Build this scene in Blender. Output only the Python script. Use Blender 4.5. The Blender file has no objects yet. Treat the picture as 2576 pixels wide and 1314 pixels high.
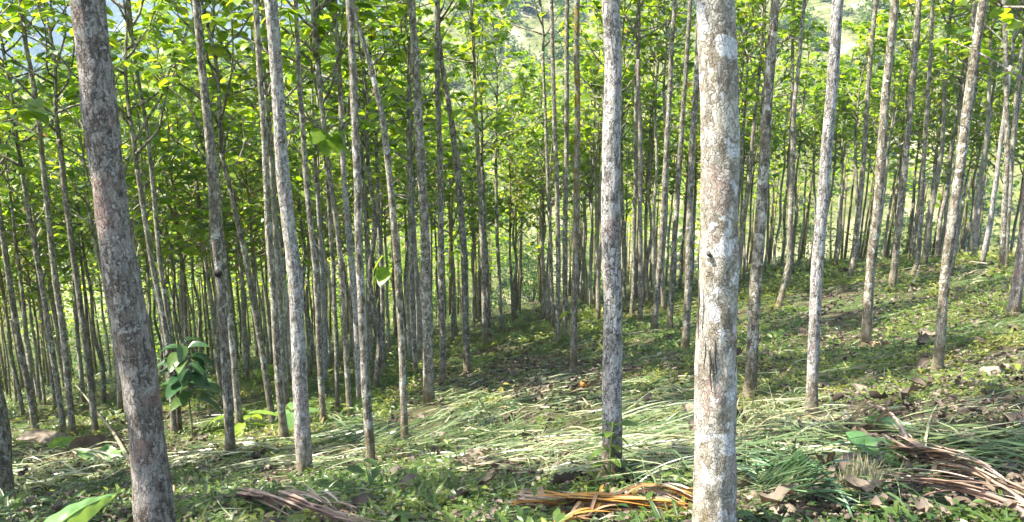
import bpy, math, random
import numpy as np
from mathutils import Vector

# ------------------------------------------------------------------ camera, world, sun, exposure
SC = bpy.context.scene
COL = SC.collection
F = 2028.0                      # focal length in pixels of a 2576 px wide picture
PITCH = math.radians(12.6)
cam_d = bpy.data.cameras.new('camera')
cam_d.sensor_width = 36.0
cam_d.lens = F / 2576 * 36.0
cam_d.clip_start = 0.05
cam_d.clip_end = 6000
cam = bpy.data.objects.new('camera', cam_d)
COL.objects.link(cam)
cam.location = (0, 0, 0)        # eye level is z = 0, the slope lies below it
cam.rotation_euler = (math.pi / 2 - PITCH, 0, 0)
SC.camera = cam

SUN_EL = math.radians(58)
SUN_AZ = math.radians(-98)      # from straight ahead (+Y), clockwise; negative = from the left
sun_dir = Vector((math.sin(SUN_AZ) * math.cos(SUN_EL), math.cos(SUN_AZ) * math.cos(SUN_EL), math.sin(SUN_EL)))
W = bpy.data.worlds.new('World')
SC.world = W
W.use_nodes = True
nt = W.node_tree
bg = nt.nodes['Background']
sky = nt.nodes.new('ShaderNodeTexSky')
sky.sky_type = 'NISHITA'
sky.sun_disc = False
sky.sun_elevation = SUN_EL
sky.sun_rotation = SUN_AZ
sky.air_density = 1.0
sky.dust_density = 2.0
nt.links.new(sky.outputs[0], bg.inputs[0])
bg.inputs[1].default_value = 0.15
sun_d = bpy.data.lights.new('sun', 'SUN')
sun_d.energy = 5.0
sun_d.angle = math.radians(0.53)
sun_d.color = (1.0, 0.95, 0.86)
sun = bpy.data.objects.new('sun', sun_d)
COL.objects.link(sun)
sun.rotation_euler = (-sun_dir).to_track_quat('-Z', 'Y').to_euler()
SC.view_settings.view_transform = 'Standard'
SC.view_settings.look = 'None'
SC.view_settings.exposure = 2.12
SC.view_settings.gamma = 1.0
SC.render.engine = 'CYCLES'
cy = SC.cycles
cy.max_bounces = 7
cy.diffuse_bounces = 4
cy.glossy_bounces = 2
cy.transmission_bounces = 4
cy.volume_bounces = 0
cy.transparent_max_bounces = 4
cy.sample_clamp_indirect = 6.0
cy.caustics_reflective = False
cy.caustics_refractive = False
cy.use_denoising = True
cy.use_adaptive_sampling = True
cy.adaptive_threshold = 0.02

RNG = np.random.default_rng(7)
random.seed(7)

# ------------------------------------------------------------------ helpers
def _hash(ix, iy, iz, seed):
    n = (ix * 374761393 + iy * 668265263 + iz * 2147483647 + seed * 1274126177) & 0xFFFFFFFF
    n = ((n ^ (n >> 13)) * 1274126177) & 0xFFFFFFFF
    n = n ^ (n >> 16)
    return (n & 0xFFFFFF) / float(0xFFFFFF)

def noise3(x, y, z=0.0, seed=0):
    x, y, z = np.broadcast_arrays(np.asarray(x, float), np.asarray(y, float), np.asarray(z, float))
    ix, iy, iz = np.floor(x).astype(np.int64), np.floor(y).astype(np.int64), np.floor(z).astype(np.int64)
    fx, fy, fz = x - ix, y - iy, z - iz
    fx = fx * fx * (3 - 2 * fx); fy = fy * fy * (3 - 2 * fy); fz = fz * fz * (3 - 2 * fz)
    r = 0
    for a in (0, 1):
        for b in (0, 1):
            for c in (0, 1):
                w = (fx if a else 1 - fx) * (fy if b else 1 - fy) * (fz if c else 1 - fz)
                r = r + w * _hash(ix + a, iy + b, iz + c, seed)
    return r * 2 - 1

def softplus(v, w):
    v = np.asarray(v, float) / w
    return w * np.where(v > 30, v, np.log1p(np.exp(np.minimum(v, 30))))

def h(x, y):
    """height of the land"""
    x = np.asarray(x, float); y = np.asarray(y, float)
    xl = np.clip(-x, 0, 14)
    z = -1.62 + 0.194 * (x - 1.5 * softplus(x - 14.5, 1.5)) - 0.279 * y
    z = z + 0.0030 * xl * xl + 0.0008 * np.clip(y, 0, 45) ** 2
    z = z - 0.35 * softplus(y - 47, 2.0)
    z = z + 0.75 * np.exp(-((x + 4.4) / 2.4) ** 2 - ((y - 4.6) / 2.4) ** 2)
    z = z + 0.10 * noise3(x * 0.35, y * 0.35, 0, 3) + 0.035 * noise3(x * 1.3, y * 1.3, 0, 4)
    rr = np.hypot(x, np.maximum(y, 0)) + 0.0
    az = x / np.maximum(y, 20.0)
    top = -4 + 10 * np.clip((az + 0.64) / 0.34, 0, 1.0) + 20 * np.clip((az + 0.30) / 0.2, 0, 1) + 50 * np.clip((az + 0.08) / 0.16, 0, 1)
    up = -46 + 0.46 * softplus(rr - 92, 8) + 3.0 * noise3(x * 0.02, y * 0.02, 0, 9) + 1.0 * noise3(x * 0.07, y * 0.07, 0, 10)
    up = top - softplus(top - up, 6)
    up = np.where(y < 0, -400, up)
    return np.maximum(z, up) + 0.0

CP, SP = math.cos(PITCH), math.sin(PITCH)
def ray(u, v):
    k = (v - 657.0) / F
    return np.array([(u - 1288.0) / F, CP - k * SP, -(SP + k * CP)])

def ground_at(u, v, tmax=160.0):
    r = ray(u, v)
    t = np.concatenate([np.arange(1.5, 40, 0.05), np.arange(40, tmax, 0.25)])
    d = r[2] * t - h(r[0] * t, r[1] * t)
    i = np.argmax(d < 0)
    if not (d < 0).any():
        return r * 40
    a, b = t[max(i - 1, 0)], t[i]
    for _ in range(24):
        m = (a + b) / 2
        if r[2] * m - float(h(r[0] * m, r[1] * m)) < 0: b = m
        else: a = m
    return r * b

def ground_many(u, v):
    """many picture points onto the land"""
    u = np.asarray(u, float); v = np.asarray(v, float)
    k = (v - 657.0) / F
    R = np.stack([(u - 1288.0) / F, CP - k * SP, -(SP + k * CP)], 1)
    lo = np.full(len(u), 1.5); hi = np.full(len(u), 1.5); done = np.zeros(len(u), bool)
    for t in np.concatenate([np.arange(1.6, 16, 0.12), np.arange(16, 80, 0.5)]):
        P = R * t
        below = (P[:, 2] < h(P[:, 0], P[:, 1])) & ~done
        hi[below] = t; done |= below
        lo[~done] = t
    hi[~done] = 80
    for _ in range(12):
        m = (lo + hi) / 2
        P = R * m[:, None]
        b = P[:, 2] < h(P[:, 0], P[:, 1])
        hi = np.where(b, m, hi); lo = np.where(b, lo, m)
    return R * hi[:, None], done

def project(p):
    p = np.asarray(p, float)
    d = p[..., 1] * CP - p[..., 2] * SP
    up = p[..., 1] * SP + p[..., 2] * CP
    return 1288 + F * p[..., 0] / d, 657 - F * up / d, d

def mk_mesh(name, V, Q, mats, tint=None, smooth=True, midx=None):
    V = np.asarray(V, np.float32); Q = np.asarray(Q, np.int32)
    me = bpy.data.meshes.new(name)
    k = Q.shape[1]
    me.vertices.add(len(V)); me.vertices.foreach_set('co', V.ravel())
    me.loops.add(Q.size); me.loops.foreach_set('vertex_index', Q.ravel())
    me.polygons.add(len(Q))
    me.polygons.foreach_set('loop_start', np.arange(0, Q.size, k, dtype=np.int32))
    me.polygons.foreach_set('loop_total', np.full(len(Q), k, np.int32))
    if smooth: me.polygons.foreach_set('use_smooth', np.ones(len(Q), bool))
    for m in (mats if isinstance(mats, (list, tuple)) else [mats]): me.materials.append(m)
    if midx is not None: me.polygons.foreach_set('material_index', np.asarray(midx, np.int32))
    if tint is not None:
        a = me.attributes.new('tint', 'FLOAT', 'POINT')
        a.data.foreach_set('value', np.asarray(tint, np.float32))
    me.update(calc_edges=True)
    me.validate()
    return me

def link(name, data, parent=None, loc=None, rz=None, scale=None):
    o = bpy.data.objects.new(name, data)
    COL.objects.link(o)
    if parent is not None: o.parent = parent
    if loc is not None: o.location = [float(c) for c in loc]
    if rz is not None: o.rotation_euler = (0, 0, float(rz))
    if scale is not None: o.scale = (scale,) * 3
    return o

def tag(o, label=None, cat=None, group=None, kind=None):
    if label: o['label'] = label
    if cat: o['category'] = cat
    if group: o['group'] = group
    if kind: o['kind'] = kind
    return o

def thing(name, loc, label, cat, group=None, rz=0.0):
    return tag(link(name, None, None, loc, rz), label, cat, group)

def norm(a):
    return a / np.maximum(np.linalg.norm(a, axis=-1, keepdims=True), 1e-9)

def tube(P, R, sides=10, wob=None, cap=True):
    """a tube through points P (n,3) with radii R; wob(theta, i) multiplies the radius"""
    P = np.asarray(P, float); n = len(P)
    T = norm(np.gradient(P, axis=0))
    ref = np.array([0.0, 1.0, 0.0]) if abs(T[0][1]) < 0.8 else np.array([1.0, 0, 0])
    A = norm(ref - T * (T @ ref)[:, None]); B = np.cross(T, A)
    th = np.linspace(0, 2 * math.pi, sides, endpoint=False)
    R = np.broadcast_to(np.asarray(R, float), (n,))[:, None] * np.ones((1, sides))
    if wob is not None: R = R * wob(th[None, :], np.arange(n)[:, None])
    V = P[:, None, :] + R[..., None] * (np.cos(th)[None, :, None] * A[:, None, :] + np.sin(th)[None, :, None] * B[:, None, :])
    V = V.reshape(-1, 3)
    i = np.arange(n - 1)[:, None] * sides; j = np.arange(sides)[None, :]; j2 = (j + 1) % sides
    Q = np.stack([i + j, i + j2, i + sides + j2, i + sides + j], -1).reshape(-1, 4)
    if cap:
        V = np.vstack([V, P[-1] + T[-1] * 0.3 * R[-1].mean(), P[0]])
        c, e = len(V) - 2, len(V) - 1
        b = (n - 1) * sides
        J = np.arange(0, sides, 2)
        Q = np.vstack([Q, np.stack([b + J, b + (J + 1) % sides, b + (J + 2) % sides, np.full_like(J, c)], -1),
                       np.stack([(J + 2) % sides, (J + 1) % sides, J, np.full_like(J, e)], -1)])
    return V, Q

class Buf:
    def __init__(s): s.V = []; s.Q = []; s.t = []; s.n = 0
    def add(s, V, Q, tint=0.5):
        V = np.asarray(V, float)
        s.V.append(V); s.Q.append(np.asarray(Q) + s.n); s.n += len(V)
        s.t.append(np.broadcast_to(np.asarray(tint, float), (len(V),)))
    def mesh(s, name, mats, smooth=True):
        return mk_mesh(name, np.vstack(s.V), np.vstack(s.Q), mats, np.concatenate(s.t), smooth)

def scatter(tV, tQ, M, T, tint):
    """copies of a template; M (n,3,3) holds the scaled axes as columns"""
    n, k = len(T), len(tV)
    V = np.einsum('nij,kj->nki', M, tV) + T[:, None, :]
    Q = tQ[None] + (np.arange(n) * k)[:, None, None]
    return V.reshape(-1, 3), Q.reshape(-1, tQ.shape[1]), np.repeat(tint, k)

def frames(d, roll, up=(0, 0, 1)):
    """rotation matrices with the y axis along d, z axis near up, rolled about d"""
    d = norm(np.asarray(d, float)); u = np.broadcast_to(np.asarray(up, float), d.shape)
    x = norm(np.cross(d, u) + 1e-6); z = np.cross(x, d)
    c, s = np.cos(roll)[:, None], np.sin(roll)[:, None]
    return np.stack([x * c + z * s, d, z * c - x * s], -1)

def leaf_template(rows, width, fold=0.25, droop=0.35, wavy=0.0, seed=0, cup=0.0):
    """leaf blade along +Y, length 1, midrib and two halves"""
    t = np.linspace(0, 1, rows)
    w = width * 0.5 * np.sin(np.pi * np.clip(t, 0, 1) ** 0.8) ** 0.7
    w[0] = 0.012; w[-1] = 0.01
    r = np.random.default_rng(seed)
    V = []
    for i in range(rows):
        z = -droop * t[i] ** 2
        wz = wavy * r.uniform(-1, 1, 2)
        V += [(-w[i], t[i], z + fold * w[i] - cup * w[i] ** 2 * 4 + wz[0]), (0, t[i], z), (w[i], t[i], z + fold * w[i] - cup * w[i] ** 2 * 4 + wz[1])]
    Q = []
    for i in range(rows - 1):
        a = i * 3
        Q += [(a, a + 1, a + 4, a + 3), (a + 1, a + 2, a + 5, a + 4)]
    return np.array(V), np.array(Q)

# ------------------------------------------------------------------ materials
def mat(name):
    m = bpy.data.materials.new(name); m.use_nodes = True
    n = m.node_tree; n.nodes.clear()
    out = n.nodes.new('ShaderNodeOutputMaterial')
    return m, n, out

class N:
    def __init__(s, n): s.n = n
    def __call__(s, typ, **kw):
        o = s.n.nodes.new('ShaderNode' + typ)
        for k, v in kw.items():
            if k.startswith('i_'):
                s.set(o.inputs[k[2:].replace('_', ' ')], v)
            elif k.startswith('n') and k[1:].isdigit(): s.set(o.inputs[int(k[1:])], v)
            else: setattr(o, k, v)
        return o
    def set(s, sock, v):
        if isinstance(v, bpy.types.NodeSocket): s.n.links.new(v, sock)
        else: sock.default_value = v
    def ramp(s, fac, stops, interp='LINEAR'):
        o = s.n.nodes.new('ShaderNodeValToRGB'); e = o.color_ramp
        e.interpolation = interp
        while len(e.elements) < len(stops): e.elements.new(0.5)
        for el, (p, c) in zip(e.elements, stops):
            el.position = p; el.color = (*c, 1) if len(c) == 3 else c
        s.set(o.inputs[0], fac); return o.outputs[0]
    def mix(s, fac, a, b, mode='MIX'):
        o = s.n.nodes.new('ShaderNodeMix'); o.data_type = 'RGBA'; o.blend_type = mode
        s.set(o.inputs[0], fac)
        for sock, v in ((o.inputs[6], a), (o.inputs[7], b)):
            if isinstance(v, tuple) and len(v) == 3: v = (*v, 1)
            s.set(sock, v)
        return o.outputs[2]
    def math(s, op, a, b=0.0):
        o = s.n.nodes.new('ShaderNodeMath'); o.operation = op
        s.set(o.inputs[0], a); s.set(o.inputs[1], b); return o.outputs[0]
    def mapr(s, v, a, b, c=0.0, d=1.0):
        o = s.n.nodes.new('ShaderNodeMapRange'); o.interpolation_type = 'SMOOTHSTEP'
        s.set(o.inputs[0], v)
        for i, x in zip((1, 2, 3, 4), (a, b, c, d)): o.inputs[i].default_value = x
        return o.outputs[0]
    def link(s, a, b): s.n.links.new(a, b)

def foliage(name, stops, trans=0.45, rough=0.42, spec=0.4, boost=(1.9, 1.75, 1.2), rnd=0.12):
    m, n, out = mat(name); g = N(n)
    at = g('Attribute', attribute_name='tint').outputs['Fac']
    oi = g('ObjectInfo').outputs['Random']
    f = g.math('ADD', at, g.math('MULTIPLY', g.math('SUBTRACT', oi, 0.5), rnd))
    c = g.ramp(f, stops)
    tc = g('TexCoord').outputs['Object']
    nz = g('TexNoise', i_Vector=tc, i_Scale=14.0, i_Detail=2.0).outputs[0]
    c = g.mix(1.0, c, g.ramp(nz, [(0.25, (0.72, 0.75, 0.8)), (0.75, (1.2, 1.18, 1.1))]), 'MULTIPLY')
    p = g('BsdfPrincipled', i_Base_Color=c, i_Roughness=rough)
    p.inputs['Specular IOR Level'].default_value = spec
    t = g('BsdfTranslucent', i_Color=g.mix(1.0, c, boost, 'MULTIPLY'))
    mx = g('MixShader'); g.set(mx.inputs[0], trans); g.link(p.outputs[0], mx.inputs[1]); g.link(t.outputs[0], mx.inputs[2])
    g.link(mx.outputs[0], out.inputs[0])
    return m

M_LEAF = foliage('teak_leaf', [(0.0, (0.050, 0.100, 0.016)), (0.2, (0.105, 0.180, 0.016)), (0.5, (0.180, 0.268, 0.013)),
                               (0.92, (0.25, 0.28, 0.016)), (0.97, (0.34, 0.25, 0.02)), (1.0, (0.30, 0.13, 0.03))], 0.58, 0.4, 0.45, (2.15, 2.15, 1.0))
M_WEED = foliage('weed_leaf', [(0.0, (0.035, 0.075, 0.016)), (0.45, (0.085, 0.135, 0.022)), (0.8, (0.18, 0.205, 0.032)), (1.0, (0.30, 0.27, 0.07))], 0.38, 0.38, 0.5)
M_BUSH = foliage('bush_leaf', [(0.0, (0.022, 0.050, 0.010)), (0.5, (0.065, 0.120, 0.016)), (0.9, (0.14, 0.19, 0.022)), (1.0, (0.22, 0.24, 0.03))], 0.45, 0.55, 0.25)
M_SAP = foliage('sapling_leaf', [(0.0, (0.018, 0.050, 0.018)), (0.5, (0.035, 0.085, 0.030)), (1.0, (0.10, 0.15, 0.04))], 0.25, 0.3, 0.7, (1.5, 1.6, 0.8))
M_FAN = foliage('green_frond', [(0.0, (0.07, 0.15, 0.07)), (0.5, (0.14, 0.24, 0.12)), (1.0, (0.27, 0.35, 0.21))], 0.2, 0.35, 0.5, (1.2, 1.2, 1.0))
M_GRASS = foliage('cut_grass_blade', [(0.0, (0.040, 0.080, 0.024)), (0.3, (0.10, 0.138, 0.052)), (0.55, (0.16, 0.178, 0.08)), (0.82, (0.32, 0.31, 0.19)), (1.0, (0.28, 0.20, 0.11))], 0.15, 0.35, 0.5, (1.2, 1.2, 1.0))
M_LITTER = foliage('dead_leaf', [(0.0, (0.045, 0.033, 0.024)), (0.4, (0.12, 0.092, 0.066)), (0.75, (0.21, 0.168, 0.12)), (1.0, (0.32, 0.275, 0.21))], 0.15, 0.6, 0.25, (1.2, 1.0, 0.8))
M_FROND = foliage('dry_frond', [(0.0, (0.10, 0.058, 0.042)), (0.35, (0.22, 0.145, 0.112)), (0.6, (0.40, 0.32, 0.26)), (0.8, (0.28, 0.13, 0.028)), (1.0, (0.38, 0.20, 0.035))], 0.15, 0.45, 0.4, (1.2, 1.0, 0.8), 0.0)
M_BANANA = foliage('banana_leaf', [(0.0, (0.10, 0.21, 0.07)), (0.5, (0.16, 0.28, 0.08)), (1.0, (0.26, 0.36, 0.03))], 0.4, 0.35, 0.5, (1.5, 1.4, 0.8), 0.0)

def bark(name, dark, mid, pale, lichen, pale_amt=0.5, lich_amt=0.5, pink=0.0, ochre=0.0, scale=1.0, base_h=0.45, crack=0.8, zs=0.32, ew=0.16, ps=34.0):
    m, n, out = mat(name); g = N(n)
    tc = g('TexCoord').outputs['Object']
    oi = g('ObjectInfo').outputs['Random']
    off = g('CombineXYZ', n0=g.math('MULTIPLY', oi, 37.0), n1=g.math('MULTIPLY', oi, 91.0), n2=g.math('MULTIPLY', oi, 53.0)).outputs[0]
    co = g('VectorMath', operation='ADD', n0=tc, n1=off).outputs[0]
    st = g('Mapping', i_Vector=co, i_Scale=(1, 1, zs)).outputs[0]
    # flaky plates, longer than wide
    wn = g('TexNoise', i_Vector=co, i_Scale=30.0 * scale, i_Detail=3.0)
    warp = g('VectorMath', operation='SCALE', n0=wn.outputs['Color'])
    warp.inputs['Scale'].default_value = 0.06 / scale
    stw = g('VectorMath', operation='ADD', n0=st, n1=warp.outputs[0]).outputs[0]
    vo = g('TexVoronoi', i_Vector=stw, i_Scale=ps * scale, feature='DISTANCE_TO_EDGE').outputs['Distance']
    vc = g('TexVoronoi', i_Vector=stw, i_Scale=ps * scale).outputs['Color']
    edge = g.mapr(vo, 0.0, ew)
    big = g('TexNoise', i_Vector=co, i_Scale=5.5, i_Detail=4.0, i_Roughness=0.6).outputs[0]
    medv = g('Mapping', i_Vector=co, i_Scale=(1, 1, 0.5)).outputs[0]
    med = g('TexNoise', i_Vector=medv, i_Scale=24.0 * scale, i_Detail=4.0, i_Roughness=0.65).outputs[0]
    fine = g('TexNoise', i_Vector=st, i_Scale=130.0, i_Detail=3.0, i_Roughness=0.7).outputs[0]
    col = g.mix(g.mapr(med, 0.36, 0.62), dark, mid)
    sh = g.math('ADD', g.math('MULTIPLY', big, 0.7), g.math('MULTIPLY', g('SeparateColor', n0=vc).outputs[0], 0.3))
    lo = 0.62 - 0.3 * pale_amt
    col = g.mix(g.mapr(sh, lo, lo + 0.16), col, pale)
    if pink:
        pn = g('TexNoise', i_Vector=co, i_Scale=4.2, i_Detail=2.0, n0=co).outputs[0]
        col = g.mix(g.math('MULTIPLY', g.mapr(pn, 0.54, 0.66), pink), col, (0.36, 0.235, 0.20))
    # lichen patches with ragged rims
    lv = g('TexNoise', i_Vector=co, i_Scale=9.0 * scale, i_Detail=5.0, i_Roughness=0.55, i_Distortion=0.6).outputs[0]
    lt = 0.70 - 0.2 * lich_amt
    lm = g.mapr(lv, lt, lt + 0.035)
    col = g.mix(g.math('MULTIPLY', lm, 0.9), col, lichen)
    l2 = g('TexNoise', i_Vector=co, i_Scale=38.0, i_Detail=3.0, i_Roughness=0.6).outputs[0]
    col = g.mix(g.math('MULTIPLY', g.mapr(l2, 0.62, 0.68), 0.75), col, lichen)
    if ochre:
        on = g('TexNoise', i_Vector=co, i_Scale=7.0, i_Detail=3.0).outputs[0]
        zz = g('SeparateXYZ', n0=tc).outputs[2]
        col = g.mix(g.math('MULTIPLY', g.math('MULTIPLY', g.mapr(on, 0.4, 0.6), g.mapr(zz, 1.5, 4.5)), ochre), col, (0.33, 0.20, 0.035))
    # cracks between the plates
    ck = g.math('MULTIPLY', g.math('SUBTRACT', 1.0, edge), crack)
    cn = g('TexNoise', i_Vector=co, i_Scale=13.0 * scale, i_Detail=3.0).outputs[0]
    ck = g.math('MULTIPLY', ck, g.mapr(cn, 0.40, 0.58))
    col = g.mix(ck, col, tuple(c * 0.45 for c in dark))
    col = g.mix(1.0, col, g.ramp(fine, [(0.25, (0.72, 0.72, 0.72)), (0.75, (1.18, 1.18, 1.18))]), 'MULTIPLY')
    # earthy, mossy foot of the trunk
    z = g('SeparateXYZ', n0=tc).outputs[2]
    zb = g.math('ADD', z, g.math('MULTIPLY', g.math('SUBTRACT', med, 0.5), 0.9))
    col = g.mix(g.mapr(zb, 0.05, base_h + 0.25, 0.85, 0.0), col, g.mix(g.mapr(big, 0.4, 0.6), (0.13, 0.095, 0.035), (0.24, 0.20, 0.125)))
    # every tree its own tone
    tone = g.ramp(g.math('FRACT', g.math('MULTIPLY', oi, 7.31)), [(0.0, (0.76, 0.745, 0.70)), (0.5, (0.94, 0.93, 0.90)), (1.0, (1.08, 1.06, 1.0))])
    col = g.mix(1.0, col, tone, 'MULTIPLY')
    hgt = g.math('ADD', g.math('MULTIPLY', edge, 0.6), g.math('ADD', g.math('MULTIPLY', fine, 0.5), g.math('MULTIPLY', med, 0.7)))
    bp = g('Bump', i_Height=hgt, i_Strength=0.9, i_Distance=0.012)
    p = g('BsdfPrincipled', i_Base_Color=col, i_Roughness=0.85, i_Normal=bp.outputs[0])
    p.inputs['Specular IOR Level'].default_value = 0.25
    g.link(p.outputs[0], out.inputs[0])
    return m

B_GREY = bark('bark_grey', (0.095, 0.078, 0.053), (0.27, 0.232, 0.172), (0.43, 0.395, 0.32), (0.60, 0.585, 0.52), 0.5, 0.52)
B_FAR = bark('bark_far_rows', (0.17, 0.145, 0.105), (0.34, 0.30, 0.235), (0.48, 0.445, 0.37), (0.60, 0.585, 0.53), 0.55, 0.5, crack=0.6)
B_PALE = bark('bark_pale', (0.17, 0.142, 0.105), (0.30, 0.267, 0.215), (0.40, 0.37, 0.32), (0.56, 0.55, 0.55), 0.62, 0.72, 0.4, 0, 0.8, 0.1, 0.5, 0.5, 0.09, 52.0)
B_PLATE = bark('bark_plated', (0.14, 0.122, 0.105), (0.35, 0.318, 0.28), (0.48, 0.452, 0.42), (0.60, 0.58, 0.56), 0.75, 0.6, 0.4, 0, 1.5, 0.35, 1.0, 0.26)
B_BROWN = bark('bark_brown', (0.105, 0.082, 0.068), (0.29, 0.24, 0.205), (0.42, 0.375, 0.345), (0.50, 0.47, 0.44), 0.65, 0.4, 0.65, 0, 1.5, 0.1, 0.75, 0.36)
B_OCHRE = bark('bark_ochre', (0.13, 0.10, 0.06), (0.27, 0.225, 0.15), (0.42, 0.39, 0.32), (0.60, 0.59, 0.54), 0.55, 0.4, 0, 0.85)

def plain(name, a, b, scale=20.0, rough=0.8, stretch=(1, 1, 1), bump=0.3):
    m, n, out = mat(name); g = N(n)
    tc = g('Mapping', i_Vector=g('TexCoord').outputs['Object'], i_Scale=stretch).outputs[0]
    nz = g('TexNoise', i_Vector=tc, i_Scale=scale, i_Detail=4.0, i_Roughness=0.65).outputs[0]
    p = g('BsdfPrincipled', i_Base_Color=g.mix(g.mapr(nz, 0.35, 0.65), a, b), i_Roughness=rough)
    p.inputs['Specular IOR Level'].default_value = 0.3
    g.link(g('Bump', i_Height=nz, i_Strength=bump, i_Distance=0.01).outputs[0], p.inputs['Normal'])
    g.link(p.outputs[0], out.inputs[0]); return m
M_STICK = plain('dead_wood', (0.16, 0.13, 0.095), (0.36, 0.32, 0.25), 30, 0.85, (1, 1, 1))
M_POLE = plain('mossy_pole', (0.11, 0.10, 0.06), (0.21, 0.19, 0.125), 30, 0.85)
M_STEM = plain('green_stem', (0.10, 0.13, 0.04), (0.18, 0.20, 0.07), 30)
M_FRUIT = plain('orange_husk', (0.42, 0.16, 0.03), (0.50, 0.24, 0.05), 14, 0.5)
M_NEST = plain('dark_nest', (0.012, 0.010, 0.008), (0.035, 0.028, 0.022), 60, 0.95, (1, 1, 1), 1.0)
M_FISS = plain('bark_fissure', (0.05, 0.040, 0.030), (0.11, 0.09, 0.07), 60, 0.95)
M_CUT = plain('fresh_cut_wood', (0.42, 0.24, 0.09), (0.55, 0.40, 0.22), 40)
M_STONE = plain('pale_wood_block', (0.20, 0.165, 0.11), (0.33, 0.29, 0.21), 18)
M_SHEET = plain('pale_sheet_roof', (0.45, 0.46, 0.45), (0.58, 0.58, 0.56), 3)

def ground_mat():
    m, n, out = mat('slope_ground'); g = N(n)
    tc = g('TexCoord').outputs['Object']
    a = g('TexNoise', i_Vector=tc, i_Scale=0.55, i_Detail=5.0, i_Roughness=0.62).outputs[0]
    b = g('TexNoise', i_Vector=tc, i_Scale=5.0, i_Detail=6.0, i_Roughness=0.7).outputs[0]
    f = g('TexNoise', i_Vector=tc, i_Scale=34.0, i_Detail=5.0, i_Roughness=0.75).outputs[0]
    soil = g.mix(g.mapr(f, 0.38, 0.62), (0.026, 0.019, 0.012), (0.125, 0.096, 0.058))
    green = g.mix(g.mapr(f, 0.36, 0.66), (0.035, 0.06, 0.016), (0.105, 0.145, 0.040))
    s = g.math('ADD', g.math('MULTIPLY', a, 0.55), g.math('MULTIPLY', b, 0.45))
    near = g.mix(g.mapr(s, 0.42, 0.56), soil, green)
    # open grassland on the far side of the valley
    fa = g('TexNoise', i_Vector=tc, i_Scale=0.05, i_Detail=6.0, i_Roughness=0.65).outputs[0]
    fb = g('TexNoise', i_Vector=tc, i_Scale=0.6, i_Detail=5.0, i_Roughness=0.7).outputs[0]
    far = g.mix(g.mapr(fb, 0.35, 0.65), (0.050, 0.066, 0.014), (0.150, 0.150, 0.052))
    far = g.mix(g.mapr(fa, 0.50, 0.64), far, (0.27, 0.245, 0.14))
    y = g('SeparateXYZ', n0=tc).outputs[1]
    col = g.mix(g.mapr(y, 52.0, 75.0), near, far)
    bp = g('Bump', i_Height=g.math('ADD', f, b), i_Strength=0.8, i_Distance=0.05)
    p = g('BsdfPrincipled', i_Base_Color=col, i_Roughness=0.95, i_Normal=bp.outputs[0])
    p.inputs['Specular IOR Level'].default_value = 0.15
    g.link(p.outputs[0], out.inputs[0]); return m

def mountain_mat():
    m, n, out = mat('forested_mountain'); g = N(n)
    tc = g('TexCoord').outputs['Object']
    a = g('TexNoise', i_Vector=tc, i_Scale=0.012, i_Detail=6.0, i_Roughness=0.6).outputs[0]
    b = g('TexNoise', i_Vector=tc, i_Scale=0.09, i_Detail=5.0, i_Roughness=0.7).outputs[0]
    c = g.mix(g.mapr(b, 0.38, 0.62), (0.018, 0.035, 0.016), (0.06, 0.09, 0.035))
    c = g.mix(g.mapr(a, 0.55, 0.66), c, (0.16, 0.18, 0.09))
    p = g('BsdfPrincipled', i_Base_Color=c, i_Roughness=1.0)
    g.link(g('Bump', i_Height=b, i_Strength=1.0, i_Distance=8.0).outputs[0], p.inputs['Normal'])
    g.link(p.outputs[0], out.inputs[0]); return m

# ------------------------------------------------------------------ land
def grid_mesh(name, xs, ys, fz, m):
    X, Y = np.meshgrid(xs, ys, indexing='xy')
    V = np.stack([X, Y, fz(X, Y)], -1).reshape(-1, 3)
    nx, ny = len(xs), len(ys)
    i = (np.arange(ny - 1) * nx)[:, None] + np.arange(nx - 1)[None]
    Q = np.stack([i, i + 1, i + nx + 1, i + nx], -1).reshape(-1, 4)
    return mk_mesh(name, V, Q, m)

xs = np.concatenate([np.linspace(-420, -60, 60), np.linspace(-58, -20, 60), np.arange(-19.6, 18, 0.2), np.linspace(18, 60, 60), np.linspace(63, 420, 60)])
ys = np.concatenate([np.linspace(-90, -5, 30), np.arange(-4.6, 22, 0.2), np.arange(22, 60, 0.5), np.linspace(61, 130, 60), np.linspace(133, 420, 70)])
ground = link('ground', grid_mesh('ground', xs, ys, h, ground_mat()))
tag(ground, kind='structure')

def mt(x, y):
    r = (y - 700) / 900.0
    z = -60 + 330 * np.clip(r, 0, 1) ** 0.8 + 26 * noise3(x * 0.006, y * 0.006, 0, 21) + 11 * noise3(x * 0.02, y * 0.02, 0, 22) + 4 * noise3(x * 0.06, y * 0.06, 0, 23)
    return z
mountain = link('mountain', grid_mesh('mountain', np.linspace(-1900, 1300, 200), np.linspace(640, 1700, 90), mt, mountain_mat()))
tag(mountain, kind='structure')

# ------------------------------------------------------------------ teak crowns
TEAK_T = [leaf_template(6, 0.72, 0.30, 0.35, 0.02, s, 0.25) for s in range(3)]

def leaves_buf(buf, P, D, L, roll, tint, temps=TEAK_T):
    P = np.asarray(P, float); D = np.asarray(D, float)
    which = RNG.integers(0, len(temps), len(P))
    M = frames(D, np.asarray(roll, float)) * np.asarray(L, float)[:, None, None]
    for k, (tv, tq) in enumerate(temps):
        s = which == k
        if s.any(): buf.add(*scatter(tv, tq, M[s], P[s], np.asarray(tint)[s]))

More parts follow.
